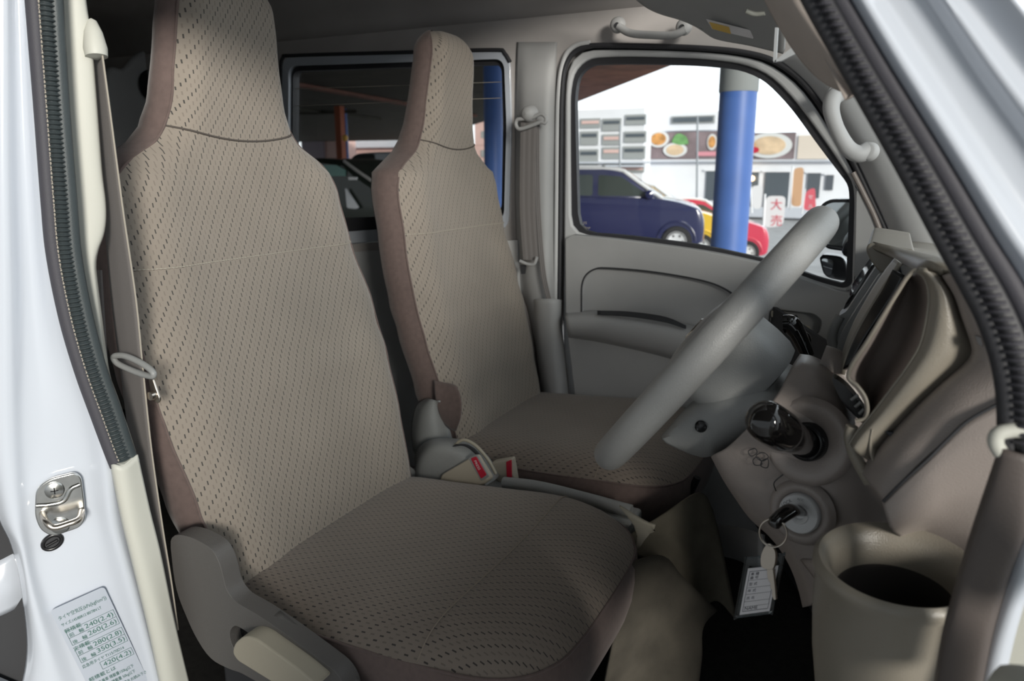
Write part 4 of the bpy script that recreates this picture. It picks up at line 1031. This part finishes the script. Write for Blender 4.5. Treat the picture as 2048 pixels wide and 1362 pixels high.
obj('trim_16', sheet([A((2070, 1000, -.002), (2040, 1090, -.002), (2006, 1190, -.002), (1975, 1290, -.002), (1952, 1400, -.002)), A((2085, 1020, .004), (2060, 1100, .004), (2030, 1190, .004), (1998, 1290, .004), (1975, 1400, .004)), A((2110, 1040, .0), (2082, 1110, .0), (2050, 1190, .0), (2022, 1290, .0), (2000, 1400, .0))], 30, 12), M['white'], kind='structure', solid=.002, label='white painted sill flange at lower right')
obj('trim_17', prism(A((2060, 1000, -.02), (2200, 1000, -.02), (2200, 1500, -.02), (1940, 1500, -.02)), PA[1] * -.006), M['cream'], smooth=False, kind='structure', label='beige lower body panel at the right edge')

# ================================================================== VISORS, HANDLES
v1 = thing('sun_visor', hy(1600, 60, .12), 'beige driver sun visor folded against the near pillar', 'visor', 'sun visors')
vs_ = [Y(.16, (1505, -60), (1528, 0), (1560, 60), (1600, 120), (1645, 165), (1700, 192)),
       Y(.13, (1530, -60), (1552, 0), (1585, 55), (1622, 105), (1665, 150), (1708, 184)),
       Y(.11, (1580, -60), (1600, 0), (1630, 50), (1662, 100), (1690, 145), (1715, 184)),
       Y(.13, (1615, -60), (1640, 0), (1662, 50), (1688, 100), (1708, 145), (1722, 188))]
obj('visor_pad', sheet(vs_, 40, 20), M['side'] if False else mat('visor_cloth', (.46, .40, .36), .9, noise=.04, bump=.15), v1, solid=.012, soff=-1)
br2 = bmesh.new()
br2 = prism(Y(.30, (1550, 55), (1556, 55), (1552, 124), (1546, 122)), (0, .006, 0))
obj('pivot_arm', br2, M['lgrey'], v1, smooth=False)
obj('pivot_bracket', prism(Y(.30, (1546, 124), (1590, 90), (1602, 102), (1562, 122)), (0, .006, 0)), M['lgrey'], v1, smooth=False)
v2 = thing('sun_visor', V((.45, 1.0, 1.86)), 'grey passenger sun visor folded up under the roof, with a yellow warning label', 'visor', 'sun visors')
P2 = [V((.16, .80, 1.925)), V((.20, 1.05, 1.905))]
def cz(x, y, z): return hz(x, y, z)
vp = [hy(1235, -40, 1.12), hy(1262, -12, 1.15), hy(1300, 20, 1.20), hy(1350, 38, 1.24), hy(1400, 46, 1.25), hy(1560, 88, 1.25), hy(1570, 60, 1.20), hy(1556, -40, 1.08)]
obj('visor_pad', sheet([[hy(1225, -40, 1.05), hy(1262, -8, 1.12), hy(1300, 20, 1.17), hy(1345, 36, 1.20), hy(1395, 44, 1.22)], [hy(1330, -40, 1.04), hy(1350, -5, 1.11), hy(1375, 28, 1.17), hy(1400, 52, 1.21), hy(1425, 76, 1.25)], [hy(1450, -40, 1.03), hy(1470, 0, 1.10), hy(1480, 35, 1.16), hy(1490, 65, 1.21), hy(1500, 92, 1.25)], [hy(1556, -40, 1.02), hy(1562, 0, 1.09), hy(1566, 40, 1.15), hy(1568, 75, 1.20), hy(1566, 108, 1.25)]], 30, 24), M['grey'], v2, solid=.012, soff=-1)
def VL(x, y, d=0): return hy(x, y, 1.185 + (y - 50) * .0016 - d)
wl = obj('warning_label', prism([VL(1412, 38, .004), VL(1500, 60, .004), VL(1508, 78, .004), VL(1424, 58, .004)], (0, .0006, 0)), M['paper'], v2, smooth=False, label='white and yellow warning label')
obj('warning_patch', prism([VL(1418, 44, .006), VL(1458, 54, .006), VL(1462, 68, .006), VL(1425, 58, .006)], (0, .0005, 0)), M['yellow'], wl, smooth=False)
obj('visor_clip', tube([VL(1492, 22, .01), VL(1510, 28, .014), VL(1530, 26, .012)], .005, n=16), M['cream'], v2)
g1 = thing('grab_handle', hy(1300, 70, YW - .04), 'long grey roof grab handle with two screws above the passenger window', 'handle', 'passenger grab handles')
obj('grip_bar', tube(Y(YW - .05, (1236, 52), (1260, 66), (1300, 70), (1345, 70), (1372, 58)), .0095, n=50), M['grey'], g1)
obj('mount', lathe([(0, .014), (.012, .014), (.018, .008), (.020, 0)], hy(1236, 50, YW - .04), (0, -1, 0), seg=24), M['grey'], g1)
obj('mount', lathe([(0, .014), (.012, .014), (.018, .008), (.020, 0)], hy(1368, 54, YW - .04), (0, -1, 0), seg=24), M['grey'], g1)
for c in ((1234, 50), (1364, 54)):
    obj('screw', lathe([(0, .0), (.006, 0), (.006, .002)], hy(*c, YW - .056), (0, -1, 0), seg=16), M['dark'], g1)
g2 = thing('grab_handle', hy(1690, 250, YW - .08), 'pale grey curved grab handle on the far windshield pillar', 'handle', 'passenger grab handles')
obj('grip_bar', tube(Y(YW - .10, (1684, 182, 1.265), (1666, 198, 1.245), (1663, 224, 1.235), (1676, 262, 1.23), (1696, 296, 1.235), (1718, 308, 1.24), (1738, 300, 1.25)), lambda t: .0155 + .004 * abs(t - .5) * 2, n=70, seg=20), M['lgrey'], g2)
obj('mount_cap', lathe([(0, .006), (.014, .006), (.019, .002), (.021, -.01)], hy(1736, 302, 1.238), (-.35, -1, .2), seg=30), M['lgrey'], g2)
obj('mount_cap', lathe([(0, .004), (.014, .004), (.021, -.004)], hy(1670, 184, 1.25), (-.35, -1, .2), seg=30), M['lgrey'], g2)

# ================================================================== FLOOR AREA
fc = thing('engine_cover', (.45, .75, .56), 'beige felt carpet draped over the engine hump between the seats', 'carpet')
obj('felt_hump', sheet([[V((.40, .60, .80)), hy(1322, 1030, .70), hy(1395, 985, .80), hy(1420, 1020, .85)],
                        [hy(1290, 1120, .62), hy(1335, 1090, .68), hy(1400, 1060, .78), hy(1436, 1080, .82)],
                        [hy(1280, 1210, .60), hy(1345, 1160, .66), hy(1410, 1140, .76), hy(1452, 1150, .80)],
                        [hy(1285, 1300, .60), hy(1360, 1260, .66), hy(1425, 1200, .76), hy(1470, 1238, .78)]], 24, 24), M['carpet'], fc, solid=.006)
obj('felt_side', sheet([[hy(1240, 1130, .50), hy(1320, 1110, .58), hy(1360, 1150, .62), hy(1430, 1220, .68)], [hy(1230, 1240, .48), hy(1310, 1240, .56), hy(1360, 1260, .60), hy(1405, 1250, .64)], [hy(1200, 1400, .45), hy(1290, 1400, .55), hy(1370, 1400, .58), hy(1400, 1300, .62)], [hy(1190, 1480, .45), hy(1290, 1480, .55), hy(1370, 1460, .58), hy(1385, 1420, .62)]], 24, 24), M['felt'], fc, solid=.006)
obj('trim_18', prism([V((.62, .80, .80)), V((.95, .80, .80)), V((.95, 1.30, .80)), V((.62, 1.30, .80))], (0, 0, .03)), M['dark'], smooth=False, kind='structure') if False else None
obj('firewall_beam', sheet([[hy(1425, 1048, 1.15), hy(1480, 1056, 1.05), hy(1530, 1070, .95)], [hy(1432, 1075, 1.12), hy(1480, 1085, 1.02), hy(1530, 1105, .92)], [hy(1440, 1108, 1.12), hy(1480, 1118, 1.02), hy(1530, 1140, .92)]], 16, 12), M['grey'], db, solid=.01)
obj('footwell_panel', prism([V((.60, 1.30, .60)), V((.60, 1.30, 1.18)), V((.98, .50, 1.15)), V((.98, .50, .60))], (.01, 0, 0)), M['dark'], db, smooth=False)
#@OUTSIDE

# ================================================================== OUTSIDE
ASPH = mat('asphalt', (.30, .30, .30), .9, noise=.25, nscale=3)
def gz(x, y): return -.02 if y < 12.6 else (-.02 - .14 * (y - 12.6) if y < 18 else -.776)
ys_ = [-6, 2, 6, 9, 12.6, 13.5, 15, 18, 24, 40, 60]
bm, _ = gridbm([[V((x, yy, gz(x, yy))) for yy in ys_] for x in (-60, -30, -15, 0, 15, 40)])
obj('ground', face_cam(bm), ASPH, kind='structure', label='pale asphalt forecourt outside the van')
# canopy
ROOF = mat('canopy_roof', (.060, .058, .045), .9, noise=.3, nscale=1.5)
RUST = mat('canopy_rust', (.22, .10, .075), .8, noise=.3, nscale=2)
BLUE = mat('blue_paint', (.075, .17, .50), .45, noise=.12, nscale=3, spec=.6)
cp = thing('canopy', (-6, 8, 0), kind='structure', label='dark station canopy roof held by blue posts')
cpoly = [V((1.9, -5, 3.4)), V((1.9, 6, 3.4)), V((-3.14, 14.09, 3.4)), V((-7.82, 21.0, 3.4)), V((-13, 26, 3.4)), V((-28.5, 44.8, 3.4)), V((-42, 44, 3.4)), V((-42, -5, 3.4))]
obj('roof_deck', prism(cpoly, (0, 0, .25)), ROOF, cp, smooth=False)
eb = bmesh.new()
dirv = (V((-7.82, 21.0, 0)) - V((-3.14, 14.09, 0))).normalized(); nrm_ = V((-dirv.y, dirv.x, 0))
obj('edge_soffit', prism([V((-1.5, 11.68, 3.385)), V((-7.82, 21.0, 3.385)), V((-7.82, 21.0, 3.385)) + nrm_ * 2.2, V((-1.5, 11.68, 3.385)) + nrm_ * 2.2], (0, 0, .012)), RUST, cp, smooth=False)
for i in range(7):
    a = V((-9.5 - i * 4.2, -2, 3.30)); b = V((-13 - i * 4.2, 24, 3.30))
    obj('roof_beam', prism([a, a + V((.22, 0, 0)), b + V((.22, 0, 0)), b], (0, 0, .08)), RUST if i % 2 == 0 else ROOF, cp, smooth=False)
for i in range(3):
    yb = 8 + i * 6
    obj('cross_beam', box((-24, yb, 3.31), (18, .16, .10)), ROOF, cp, smooth=False)
def post(px, py, yy, r, lbl, sleeve=False, top=3.4):
    c = hy(px, py, yy)
    t = thing('blue_post', (c.x, yy, gz(0, yy)), lbl, 'post', 'painted canopy posts')
    obj('shaft', lathe([(r, 0), (r, top - gz(0, yy))], (c.x, yy, gz(0, yy)), seg=40, cap=True), BLUE, t)
    if sleeve:
        z0 = hy(1475, 185, yy).z
        obj('sleeve', lathe([(r * 1.02, 0), (r * 1.05, .005), (r * 1.05, 3.4 - z0)], (c.x, yy, z0), seg=40), mat('sleeve_grey', (.34, .36, .36), .7), t, label='bare grey top of the post')
    obj('base_plate', box((c.x, yy, gz(0, yy) + .01), (r * 3, r * 3, .02)), BLUE, t)
    return t
post(1463, 400, 6.2, .155, 'thick blue round post outside the passenger door window, grey at the top', True)
post(988, 300, 10, .155, 'blue post seen past the passenger headrest through the tinted window')
post(694, 320, 20, .07, 'thin distant blue post between the two seats')
orp = thing('orange_post', hy(684, 330, 19), 'orange steel post left of the distant blue post', 'post')
obj('shaft', box(hy(684, 330, 19) + V((0, 0, .4)), (.22, .22, 5.2)), mat('orange_steel', (.40, .10, .04), .6), orp, smooth=False)
obj('lamp', lathe([(0, .1), (.07, .08), (.1, 0), (.06, -.08), (0, -.1)], hy(690, 276, 18.8), (0, 0, 1), seg=16), mat('amber_lens', (.9, .5, .08), .3), orp)

TIRE = mat('tyre', (.02, .02, .022), .8)
RIMM = mat('wheel_cover', (.85, .87, .90), .35, .3)
CGL = mat('car_glass', (.05, .065, .06), .05, spec=1.0)
def car(label, xw, yw, s, col, group=None, kind=0, roofcol=None, H=1.60, rot=0):
    """kei car side-on, nose towards +x; xw,yw = ground point of the near front wheel"""
    g = gz(xw, yw)
    t = thing('car', (xw - 1.2, yw + .6, g), label, 'car', group)
    R_ = Matrix.Rotation(rot, 3, 'Z')
    O = V((xw, yw, g))
    def p(x, y, z): return O + R_ @ V((x * s, (y) * s, z * s))
    k_ = H / 1.60
    low = [(.44, .22), (.48, .45), (.46, .70), (.38, .86), (.06, .97), (-.28, 1.03), (-2.60, 1.05), (-2.82, .95), (-2.86, .5), (-2.80, .22)]
    up_ = [(-.28, 1.0), (-.98, 1.53 * k_), (-1.25, 1.58 * k_), (-2.45, 1.57 * k_), (-2.62, 1.50 * k_), (-2.80, 1.0)]
    P = mat('car_paint', col, .25, coat=1.0)
    def body(prof, ys2, name, m, inset):
        G = []
        for yy, sc in ys2:
            cxx = sum(q_[0] for q_ in prof) / len(prof); czz = sum(q_[1] for q_ in prof) / len(prof)
            ppp = cr([V((x, 0, z)) for x, z in prof], 90, True) if inset else [V((x, 0, z)) for x, z in prof]
            G.append([p(cxx + (v.x - cxx) * sc, yy, czz + (v.z - czz) * (sc if v.z > czz else 1)) for v in ppp])
        bm, R = gridbm(G, closev=True)
        bm.faces.new(R[0][::-1]); bm.faces.new(R[-1])
        return obj(name, fixn(bm), m, t)
    body(rnd2(low, .12), [(-.03, .965), (.0, .99), (.04, 1.0), (1.36, 1.0), (1.40, .99), (1.43, .965)], 'body', P, False)
    body(rnd2(up_, .12), [(.06, .93), (.02, .97) if False else (.09, .97), (.14, 1.0), (1.26, 1.0), (1.31, .97), (1.34, .93)], 'cabin', roofcol or P, False)
    # side windows with tumblehome
    wins = [[(-.50, 1.06), (-1.02, 1.44 * k_), (-1.42, 1.47 * k_), (-1.42, 1.06)], [(-1.52, 1.06), (-1.52, 1.47 * k_), (-2.42, 1.46 * k_), (-2.56, 1.08)]]
    if kind == 1: wins = [[(-.50, 1.04), (-1.02, 1.44 * k_), (-1.42, 1.47 * k_), (-1.42, 1.04)], [(-1.52, 1.04), (-1.52, 1.47 * k_), (-2.3, 1.46 * k_), (-2.5, 1.1)]]
    for wn in wins:
        obj('side_window', prism(rnd([p(x, .050, z) for x, z in wn], .05 * s, 4), R_ @ V((0, .02, 0))), CGL, t, smooth=False)
    obj('windshield', prism([p(-.30, .16, 1.04), p(-.30, 1.24, 1.04), p(-.95, 1.16, 1.50 * k_), p(-.95, .24, 1.50 * k_)], R_ @ V((.012, 0, .012))), CGL, t, smooth=False)
    obj('windshield_pillar', tube([p(-.27, .06, 1.02), p(-.62, .07, 1.28 * k_), p(-.97, .09, 1.53 * k_)], .035 * s, n=14, seg=8), mat('edge_reflection', (.80, .82, .84), .3, coat=1) if kind != 2 else P, t)  # pale colour stands in for bright reflections on the pillar
    obj('roof_reflection', tube([p(-.95, .10, 1.53 * k_), p(-1.25, .11, 1.575 * k_), p(-2.45, .11, 1.565 * k_)], .035 * s, n=20, seg=8), bpy.data.materials.get('edge_reflection') or P, t)  # pale tube stands in for the reflection along the roof edge
    for wx in (0, -2.35):
        for wy in (-.04, 1.26):
            wo = obj('wheel', lathe([(.15, -.02), (.25, -.02), (.275, .01), (.275, .15), (.25, .18), (.15, .18)], p(wx, wy, .275), R_ @ V((0, 1, 0)), seg=36), TIRE, t)
            rb_ = lathe([(0, .002), (.05, -.01), (.16, .005), (.175, -.005), (.19, .02)], p(wx, wy - .02, .275), R_ @ V((0, 1, 0)), seg=36)
            obj('wheel_cover', rb_, RIMM, wo)
            if wy < 0 and wx == 0:
                for a in range(6):
                    th = a * math.pi / 3
                    obj('cover_slot', box(p(wx + .11 * math.cos(th), wy - .026, .275 + .11 * math.sin(th)), (.035, .012, .03), None, Matrix.Rotation(-th, 3, 'Y')), TIRE, wo, smooth=False)
    obj('headlight', lathe([(0, .03), (.10, .02), (.15, -.03)], p(.34, .06, .76), R_ @ V((.6, -.7, .3)), seg=24), mat('lamp_lens', (.85, .87, .9), .1, coat=1), t)
    obj('door_mirror', lathe([(0, .07), (.07, .05), (.09, 0), (.07, -.05), (0, -.07)], p(-.50, -.08, 1.10), R_ @ V((0, 1, 0)), seg=20), P, t)
    obj('arch', tube([p(.33 * math.cos(a), -.035, .29 + .33 * math.sin(a)) for a in [i * math.pi / 12 for i in range(13)]], .02, n=30, seg=8), P, t)
    obj('bumper', prism(rnd([p(.32, -.03, .25), p(.32, 1.43, .25), p(.47, 1.30, .25), p(.51, .7, .25), p(.47, .10, .25)], .1, 4), (0, 0, .22 * s)), P, t, bevel=.02)
    return t
def rnd2(poly, r):
    q_ = rnd([V((x, 0, z)) for x, z in poly], r, 4)
    return [(v.x, v.z) for v in q_] if False else q2(q_)
class _P(tuple): pass
def q2(q_):
    out = []
    for v in q_:
        out.append(XZ(v.x, v.z))
    return out
class XZ:
    def __init__(s, x, z): s.x = x; s.z = z
    def __getitem__(s, i): return (s.x, s.z)[i]
    def __iter__(s): return iter((s.x, s.z))
    def __len__(s): return 2
car('dark blue kei wagon with reflections painted pale along its roof edge, nearest outside the passenger window', -2.52, 12.75, 1.0, (.018, .022, .085), 'parked small cars', 0, mat('navy_cabin', (.03, .035, .10), .3, coat=1), H=1.56, rot=.25)
car('yellow kei car parked just behind the dark blue wagon', -2.55, 14.9, 1.0, (.80, .52, .03), 'parked small cars', 1, H=1.55, rot=.25)
car('red kei car with its nose beyond the thick blue post', -1.95, 16.9, .98, (.62, .04, .09), 'parked small cars', 1, H=1.50, rot=.25)

# dark hatchback seen between the seats (through the tinted window)
dc = thing('car', (hy(700, 435, 9).x, 9, 0), 'dark green car tail with sloping hatch seen between the two seats', 'car')
DKP = mat('dark_green_paint', (.015, .022, .018), .2, coat=1)
prof = [(560, 318), (640, 316), (688, 322), (712, 345), (752, 372), (790, 400), (800, 470), (800, 560), (560, 560)]
obj('body', prism(Y(9, *prof), (0, 1.5, 0)), DKP, dc, bevel=.08)
obj('rear_window', prism(Y(8.97, (640, 330), (672, 330), (690, 340), (690, 352), (650, 352)), (0, .02, 0)), mat('teal_glass', (.15, .32, .30), .1), dc, smooth=False)
obj('chrome_strip', tube(Y(8.96, (688, 322), (712, 340), (752, 368), (780, 390)), .025, n=30), M['grey'], dc)
obj('plate_lamp', box(hy(706, 357, 8.95), (.16, .02, .04)), RIMM, dc, smooth=False)
obj('white_bumper', prism(rnd(Y(8.93, (690, 375), (712, 408), (717, 415), (712, 418), (694, 416)), .03, 3), (0, .03, 0)), M['white'], dc, smooth=False)
vn = thing('van', (hy(720, 420, 16).x, 16, 0), 'small white van with dark cab windows beyond the dark green car', 'car')
obj('body', prism(rnd(Y(16, (698, 318), (712, 307), (752, 304), (850, 302), (850, 510), (698, 510)), .15, 4), (0, 1.6, 0)), M['white'], vn, bevel=.05)
obj('cab', prism(rnd(Y(15.97, (698, 322), (712, 309), (748, 307), (751, 360), (700, 366)), .1, 4), (0, .03, 0)), M['dark'], vn, smooth=False)
for a in ((703, 318, 723, 345), (731, 319, 747, 342)):
    obj('window', prism(Y(15.95, (a[0], a[1]), (a[2], a[1]), (a[2], a[3]), (a[0], a[3])), (0, .02, 0)), mat('pale_glass', (.70, .78, .88), .2), vn, smooth=False)
# far side low white car roof right of far seat
wc = thing('car', (hy(1012, 360, 17).x, 17, gz(0, 17)), 'dark car with white roof edge behind the passenger seat', 'car')
obj('body', prism(rnd(Y(17, (985, 344), (1016, 340), (1050, 344), (1060, 510), (985, 510)), .1, 3), (0, 1.5, 0)), DKP, wc, bevel=.05)
obj('roof_edge', box(hy(1010, 342, 16.98), (.5, .05, .06)), M['white'], wc, smooth=False)

# ---- buildings
WALLW = mat('pale_wall', (.86, .88, .92), .8, noise=.04, nscale=1)
PINK = mat('pink_wall', (.72, .50, .46), .8, noise=.06, nscale=.6)
PINK2 = mat('mauve_wall', (.36, .31, .36), .8)
WIN = mat('shop_window', (.10, .12, .14), .2)
WINL = mat('blind_window', (.36, .38, .38), .5)
def rect(x0, y0, x1, y1, yy): return [hy(x0, y1, yy), hy(x1, y1, yy), hy(x1, y0, yy), hy(x0, y0, yy)]
def wallbox(name, x0, y0, x1, y1, yy, m, parent, d=.12, **kw):
    a = hy(x0, y1, yy); b = hy(x1, y0, yy)
    bm = box(((a.x + b.x) / 2, yy + d / 2, (a.z + b.z) / 2), (abs(b.x - a.x), d, abs(b.z - a.z)))
    return obj(name, bm, m, parent, smooth=False, **kw)
B1 = thing('shop_building', hy(1250, 470, 34), 'pale two-storey shop building with grey windows behind the blue wagon', 'building')
wallbox('wall', 1140, 215, 1290, 480, 34, WALLW, B1, 1.2)
for i, (x0, y0, x1, y1) in enumerate(((1160, 236, 1200, 256), (1204, 236, 1242, 262), (1250, 228, 1292, 250), (1204, 268, 1240, 290), (1248, 262, 1292, 285), (1160, 262, 1196, 290), (1204, 294, 1240, 318), (1246, 292, 1290, 318), (1158, 298, 1196, 330), (1206, 328, 1288, 345))):
    f_ = wallbox('window', x0, y0, x1, y1, 33.9, WINL, B1, .1)
    wallbox('pane', x0 + 3, y0 + 5, x1 - 3, y0 + 12, 33.86, WIN if i % 3 else PINK, f_, .05)
wallbox('ledge', 1150, 323, 1296, 327, 33.7, M['white'], B1, .3)
wallbox('awning', 1210, 330, 1284, 334, 33.4, M['white'], B1, .5)
B2 = thing('restaurant_building', hy(1400, 470, 36), 'low pale restaurant with a dark food picture band over its shopfront', 'building')
wallbox('wall', 1290, 262, 1720, 500, 36, WALLW, B2, 4)
wallbox('upper_storey', 1318, 222, 1440, 262, 36.5, WALLW, B2, 3)
uw = wallbox('window', 1342, 230, 1430, 248, 36.4, WINL, B2, .1)
wallbox('pane', 1346, 233, 1426, 244, 36.3, WIN, uw, .05)
BAND = mat('picture_band', (.22, .17, .18), .6, noise=.5, nscale=.8)
sb = wallbox('picture_band', 1292, 262, 1442, 318, 35.9, BAND, B2, .1)
wallbox('sign_text', 1392, 303, 1440, 312, 35.85, mat('sign_pink', (.7, .3, .35), .6), sb, .04)
PL = mat('plate_white', (.72, .74, .74), .4)
FD = [mat('food_orange', (.65, .32, .10), .6, noise=.4, nscale=3), mat('food_green', (.15, .35, .12), .6, noise=.3, nscale=3), mat('food_cream', (.66, .50, .33), .6, noise=.25, nscale=2)]
def plate(cx_, cy_, rx_, rz2, yy, m, par):
    c = hy(cx_, cy_, yy); sc = (hy(cx_ + 10, cy_, yy) - c).length / 10
    q_ = obj('plate', prism(ell(c, V((rx_ * sc, 0, 0)), V((0, 0, rz2 * sc)), 30), (0, .03, 0)), PL, par, smooth=False)
    obj('food', prism(ell(c + V((0, -.03, 0)), V((rx_ * .72 * sc, 0, 0)), V((0, 0, rz2 * .72 * sc)), 30), (0, .03, 0)), m, q_, smooth=False)
plate(1317, 278, 21, 16, 35.82, FD[0], sb); plate(1424, 284, 10, 16, 35.82, FD[0], sb)
plate(1350, 300, 24, 14, 35.80, FD[2], sb)
obj('herbs', prism(rnd([hy(x, y, 35.78) for x, y in ((1342, 285), (1350, 270), (1358, 266), (1372, 272), (1378, 288), (1360, 290))], .1, 3), (0, .03, 0)), FD[1], sb, smooth=False)
sb2 = wallbox('picture_band', 1488, 264, 1592, 318, 35.9, BAND, B2, .1)
plate(1538, 291, 46, 26, 35.8, FD[2], sb2)
obj('tomato', prism(ell(hy(1508, 300, 35.72), V((.22, 0, 0)), V((0, 0, .14)), 16), (0, .02, 0)), M['red'], sb2, smooth=False)
obj('garnish', prism(ell(hy(1502, 290, 35.72), V((.20, 0, 0)), V((0, 0, .12)), 16), (0, .02, 0)), FD[0], sb2, smooth=False)
wallbox('sign_board', 1594, 270, 1660, 318, 35.9, mat('sign_cream', (.72, .64, .55), .6), B2, .1)
wallbox('ledge', 1290, 320, 1700, 324, 35.6, M['white'], B2, .3)
for x0, y0, x1, y1 in ((1410, 342, 1432, 400), (1486, 344, 1518, 416), (1526, 344, 1580, 412), (1612, 346, 1642, 396), (1650, 350, 1668, 380)):
    f_ = wallbox('shop_window', x0, y0, x1, y1, 35.9, WIN, B2, .1)
    wallbox('frame', x0 - 2, y0 - 3, x1 + 2, y0, 35.85, WALLW, f_, .1)
wallbox('low_wall', 1290, 418, 1700, 428, 35.4, M['white'], B2, .4)
LMP = bpy.data.materials.new('warm_lamp'); LMP.use_nodes = True
LMP.node_tree.nodes['Principled BSDF'].inputs['Emission Color'].default_value = (1, .62, .28, 1); LMP.node_tree.nodes['Principled BSDF'].inputs['Emission Strength'].default_value = 3
for i, c in enumerate(((1497, 358), (1488, 360), (1503, 357))):
    lp_ = obj('shop_lamp', lathe([(0, .14), (.12, .08), (.15, 0), (.12, -.08), (0, -.14)], hy(*c, 35.5), (0, 0, 1), seg=16), LMP, B2)
def banner(name, pts, yy, m, lbl, tx=None, tm=None):
    t = thing(name, hy(pts[3][0], pts[3][1], yy), lbl, 'banner')
    o = obj('cloth', prism(rnd([hy(x, y, yy) for x, y in pts], .15, 3), (0, .03, 0)), m, t, smooth=False)
    obj('pole', tube([hy(pts[0][0] - 2, pts[0][1] - 4, yy), hy(pts[3][0] - 2, pts[3][1] + 8, yy)], .03, n=4, seg=8), RIMM, t)
    if tx:
        a = hy(pts[0][0], pts[0][1], yy)
        its_ = []
        for i, ch in enumerate(tx):
            q_ = hy(pts[0][0] + (pts[1][0] - pts[0][0]) * .2, pts[0][1] + (pts[3][1] - pts[0][1]) * (i + .8) / len(tx), yy - .02)
            wd = abs(hy(pts[1][0], pts[1][1], yy).x - a.x) * .62
            its_.append((ch, q_, V((wd, 0, 0)), V((0, 0, wd))))
        obj('banner_print', text_bm(its_), tm, t, smooth=False)
    return t
RB = mat('banner_red', (.70, .12, .16), .7); WB = mat('banner_white', (.80, .80, .82), .7); OB = mat('banner_orange', (.62, .38, .22), .7)
banner('banner', [(1532, 392), (1572, 392), (1566, 452), (1528, 456)], 22, WB, 'white and red upright advertising banner behind the wheel rim', '大売', RB)
banner('banner', [(1503, 372), (1526, 370), (1522, 418), (1506, 418)], 30, WB, 'plain white banner in front of the shop doorway')
banner('banner', [(1612, 382), (1630, 374), (1632, 422), (1606, 420)], 30, RB, 'red banner right of the orange striped banner', 'セル', WB)
banner('banner', [(1588, 336), (1608, 334), (1602, 414), (1582, 412)], 31, OB, 'tall orange and cream striped banner by the shop door')
for px, top_ in ((1238, 250), (1393, 232)):
    t = thing('lamp_post', hy(px, 475, 26), 'thin grey street pole ' + ('before the pale shop building' if px < 1300 else 'before the picture band'), 'pole')
    obj('pole', tube([hy(px, 476, 26), hy(px + 2, top_, 26)], .035, n=4, seg=8), mat('pole_grey', (.3, .33, .36), .6), t)
# far pink buildings seen through the tinted window
B3 = thing('pink_building', hy(760, 430, 48), 'long pink building with white windows seen through the tinted window', 'building')
wallbox('wall', 688, 288, 1030, 420, 48, PINK, B3, 5)
rf = wallbox('roof', 684, 280, 850, 296, 47.5, M['white'], B3, 6)
for x0 in (708, 755, 790):
    f_ = wallbox('window', x0, 308, x0 + 34, 330, 47.9, M['white'], B3, .1)
    wallbox('pane', x0 + 4, 310, x0 + 12, 328, 47.85, WIN, f_, .05)
wallbox('ledge', 700, 332, 860, 338, 47.6, M['white'], B3, .3)
for yy_ in (262, 300, 340):
    for x0 in (962, 1006):
        f_ = wallbox('window', x0, yy_, x0 + 14, yy_ + 14, 47.9, WINL, B3, .1)
wallbox('tower', 950, 236, 1040, 290, 47.95, PINK, B3, 5)
wallbox('tower_roof', 950, 228, 1040, 238, 47.9, M['white'], B3, 5)
B4 = thing('mauve_building', hy(640, 430, 44), 'plain mauve wall at the far left beyond the orange post', 'building')
wallbox('wall', 612, 270, 645, 440, 44, PINK2, B4, 2)
wallbox('side_wall', 645, 270, 676, 440, 44.2, PINK, B4, 2)
# far side mirror of the van
sm_ = thing('wing_mirror', hy(1670, 480, 1.47), 'passenger door mirror outside the far window corner', 'mirror')
obj('mirror_shell', prism(rnd(Y(1.50, (1640, 410), (1658, 399), (1720, 398), (1725, 500), (1700, 505), (1648, 498), (1636, 470)), .02, 5), (0, .10, 0)), M['black'], sm_, bevel=.012)
obj('mirror_face', prism(rnd(Y(1.492, (1646, 414), (1662, 405), (1712, 405), (1714, 494), (1654, 490), (1643, 468)), .02, 5), (0, .004, 0)), M['mirror'], sm_, smooth=False)
obj('lower_mirror', prism(rnd(Y(1.50, (1636, 508), (1690, 514), (1700, 565), (1648, 555)), .02, 4), (0, .06, 0)), M['black'], sm_, bevel=.01)
obj('mirror_arm', tube([hy(1700, 500, 1.50), hy(1705, 480, 1.42), hy(1715, 470, YW + .02)], .02, n=12), M['black'], sm_)
obj('lower_face', prism(rnd(Y(1.494, (1642, 516), (1668, 520), (1662, 552), (1650, 548)), .01, 4), (0, .003, 0)), M['mirror'], sm_, smooth=False)
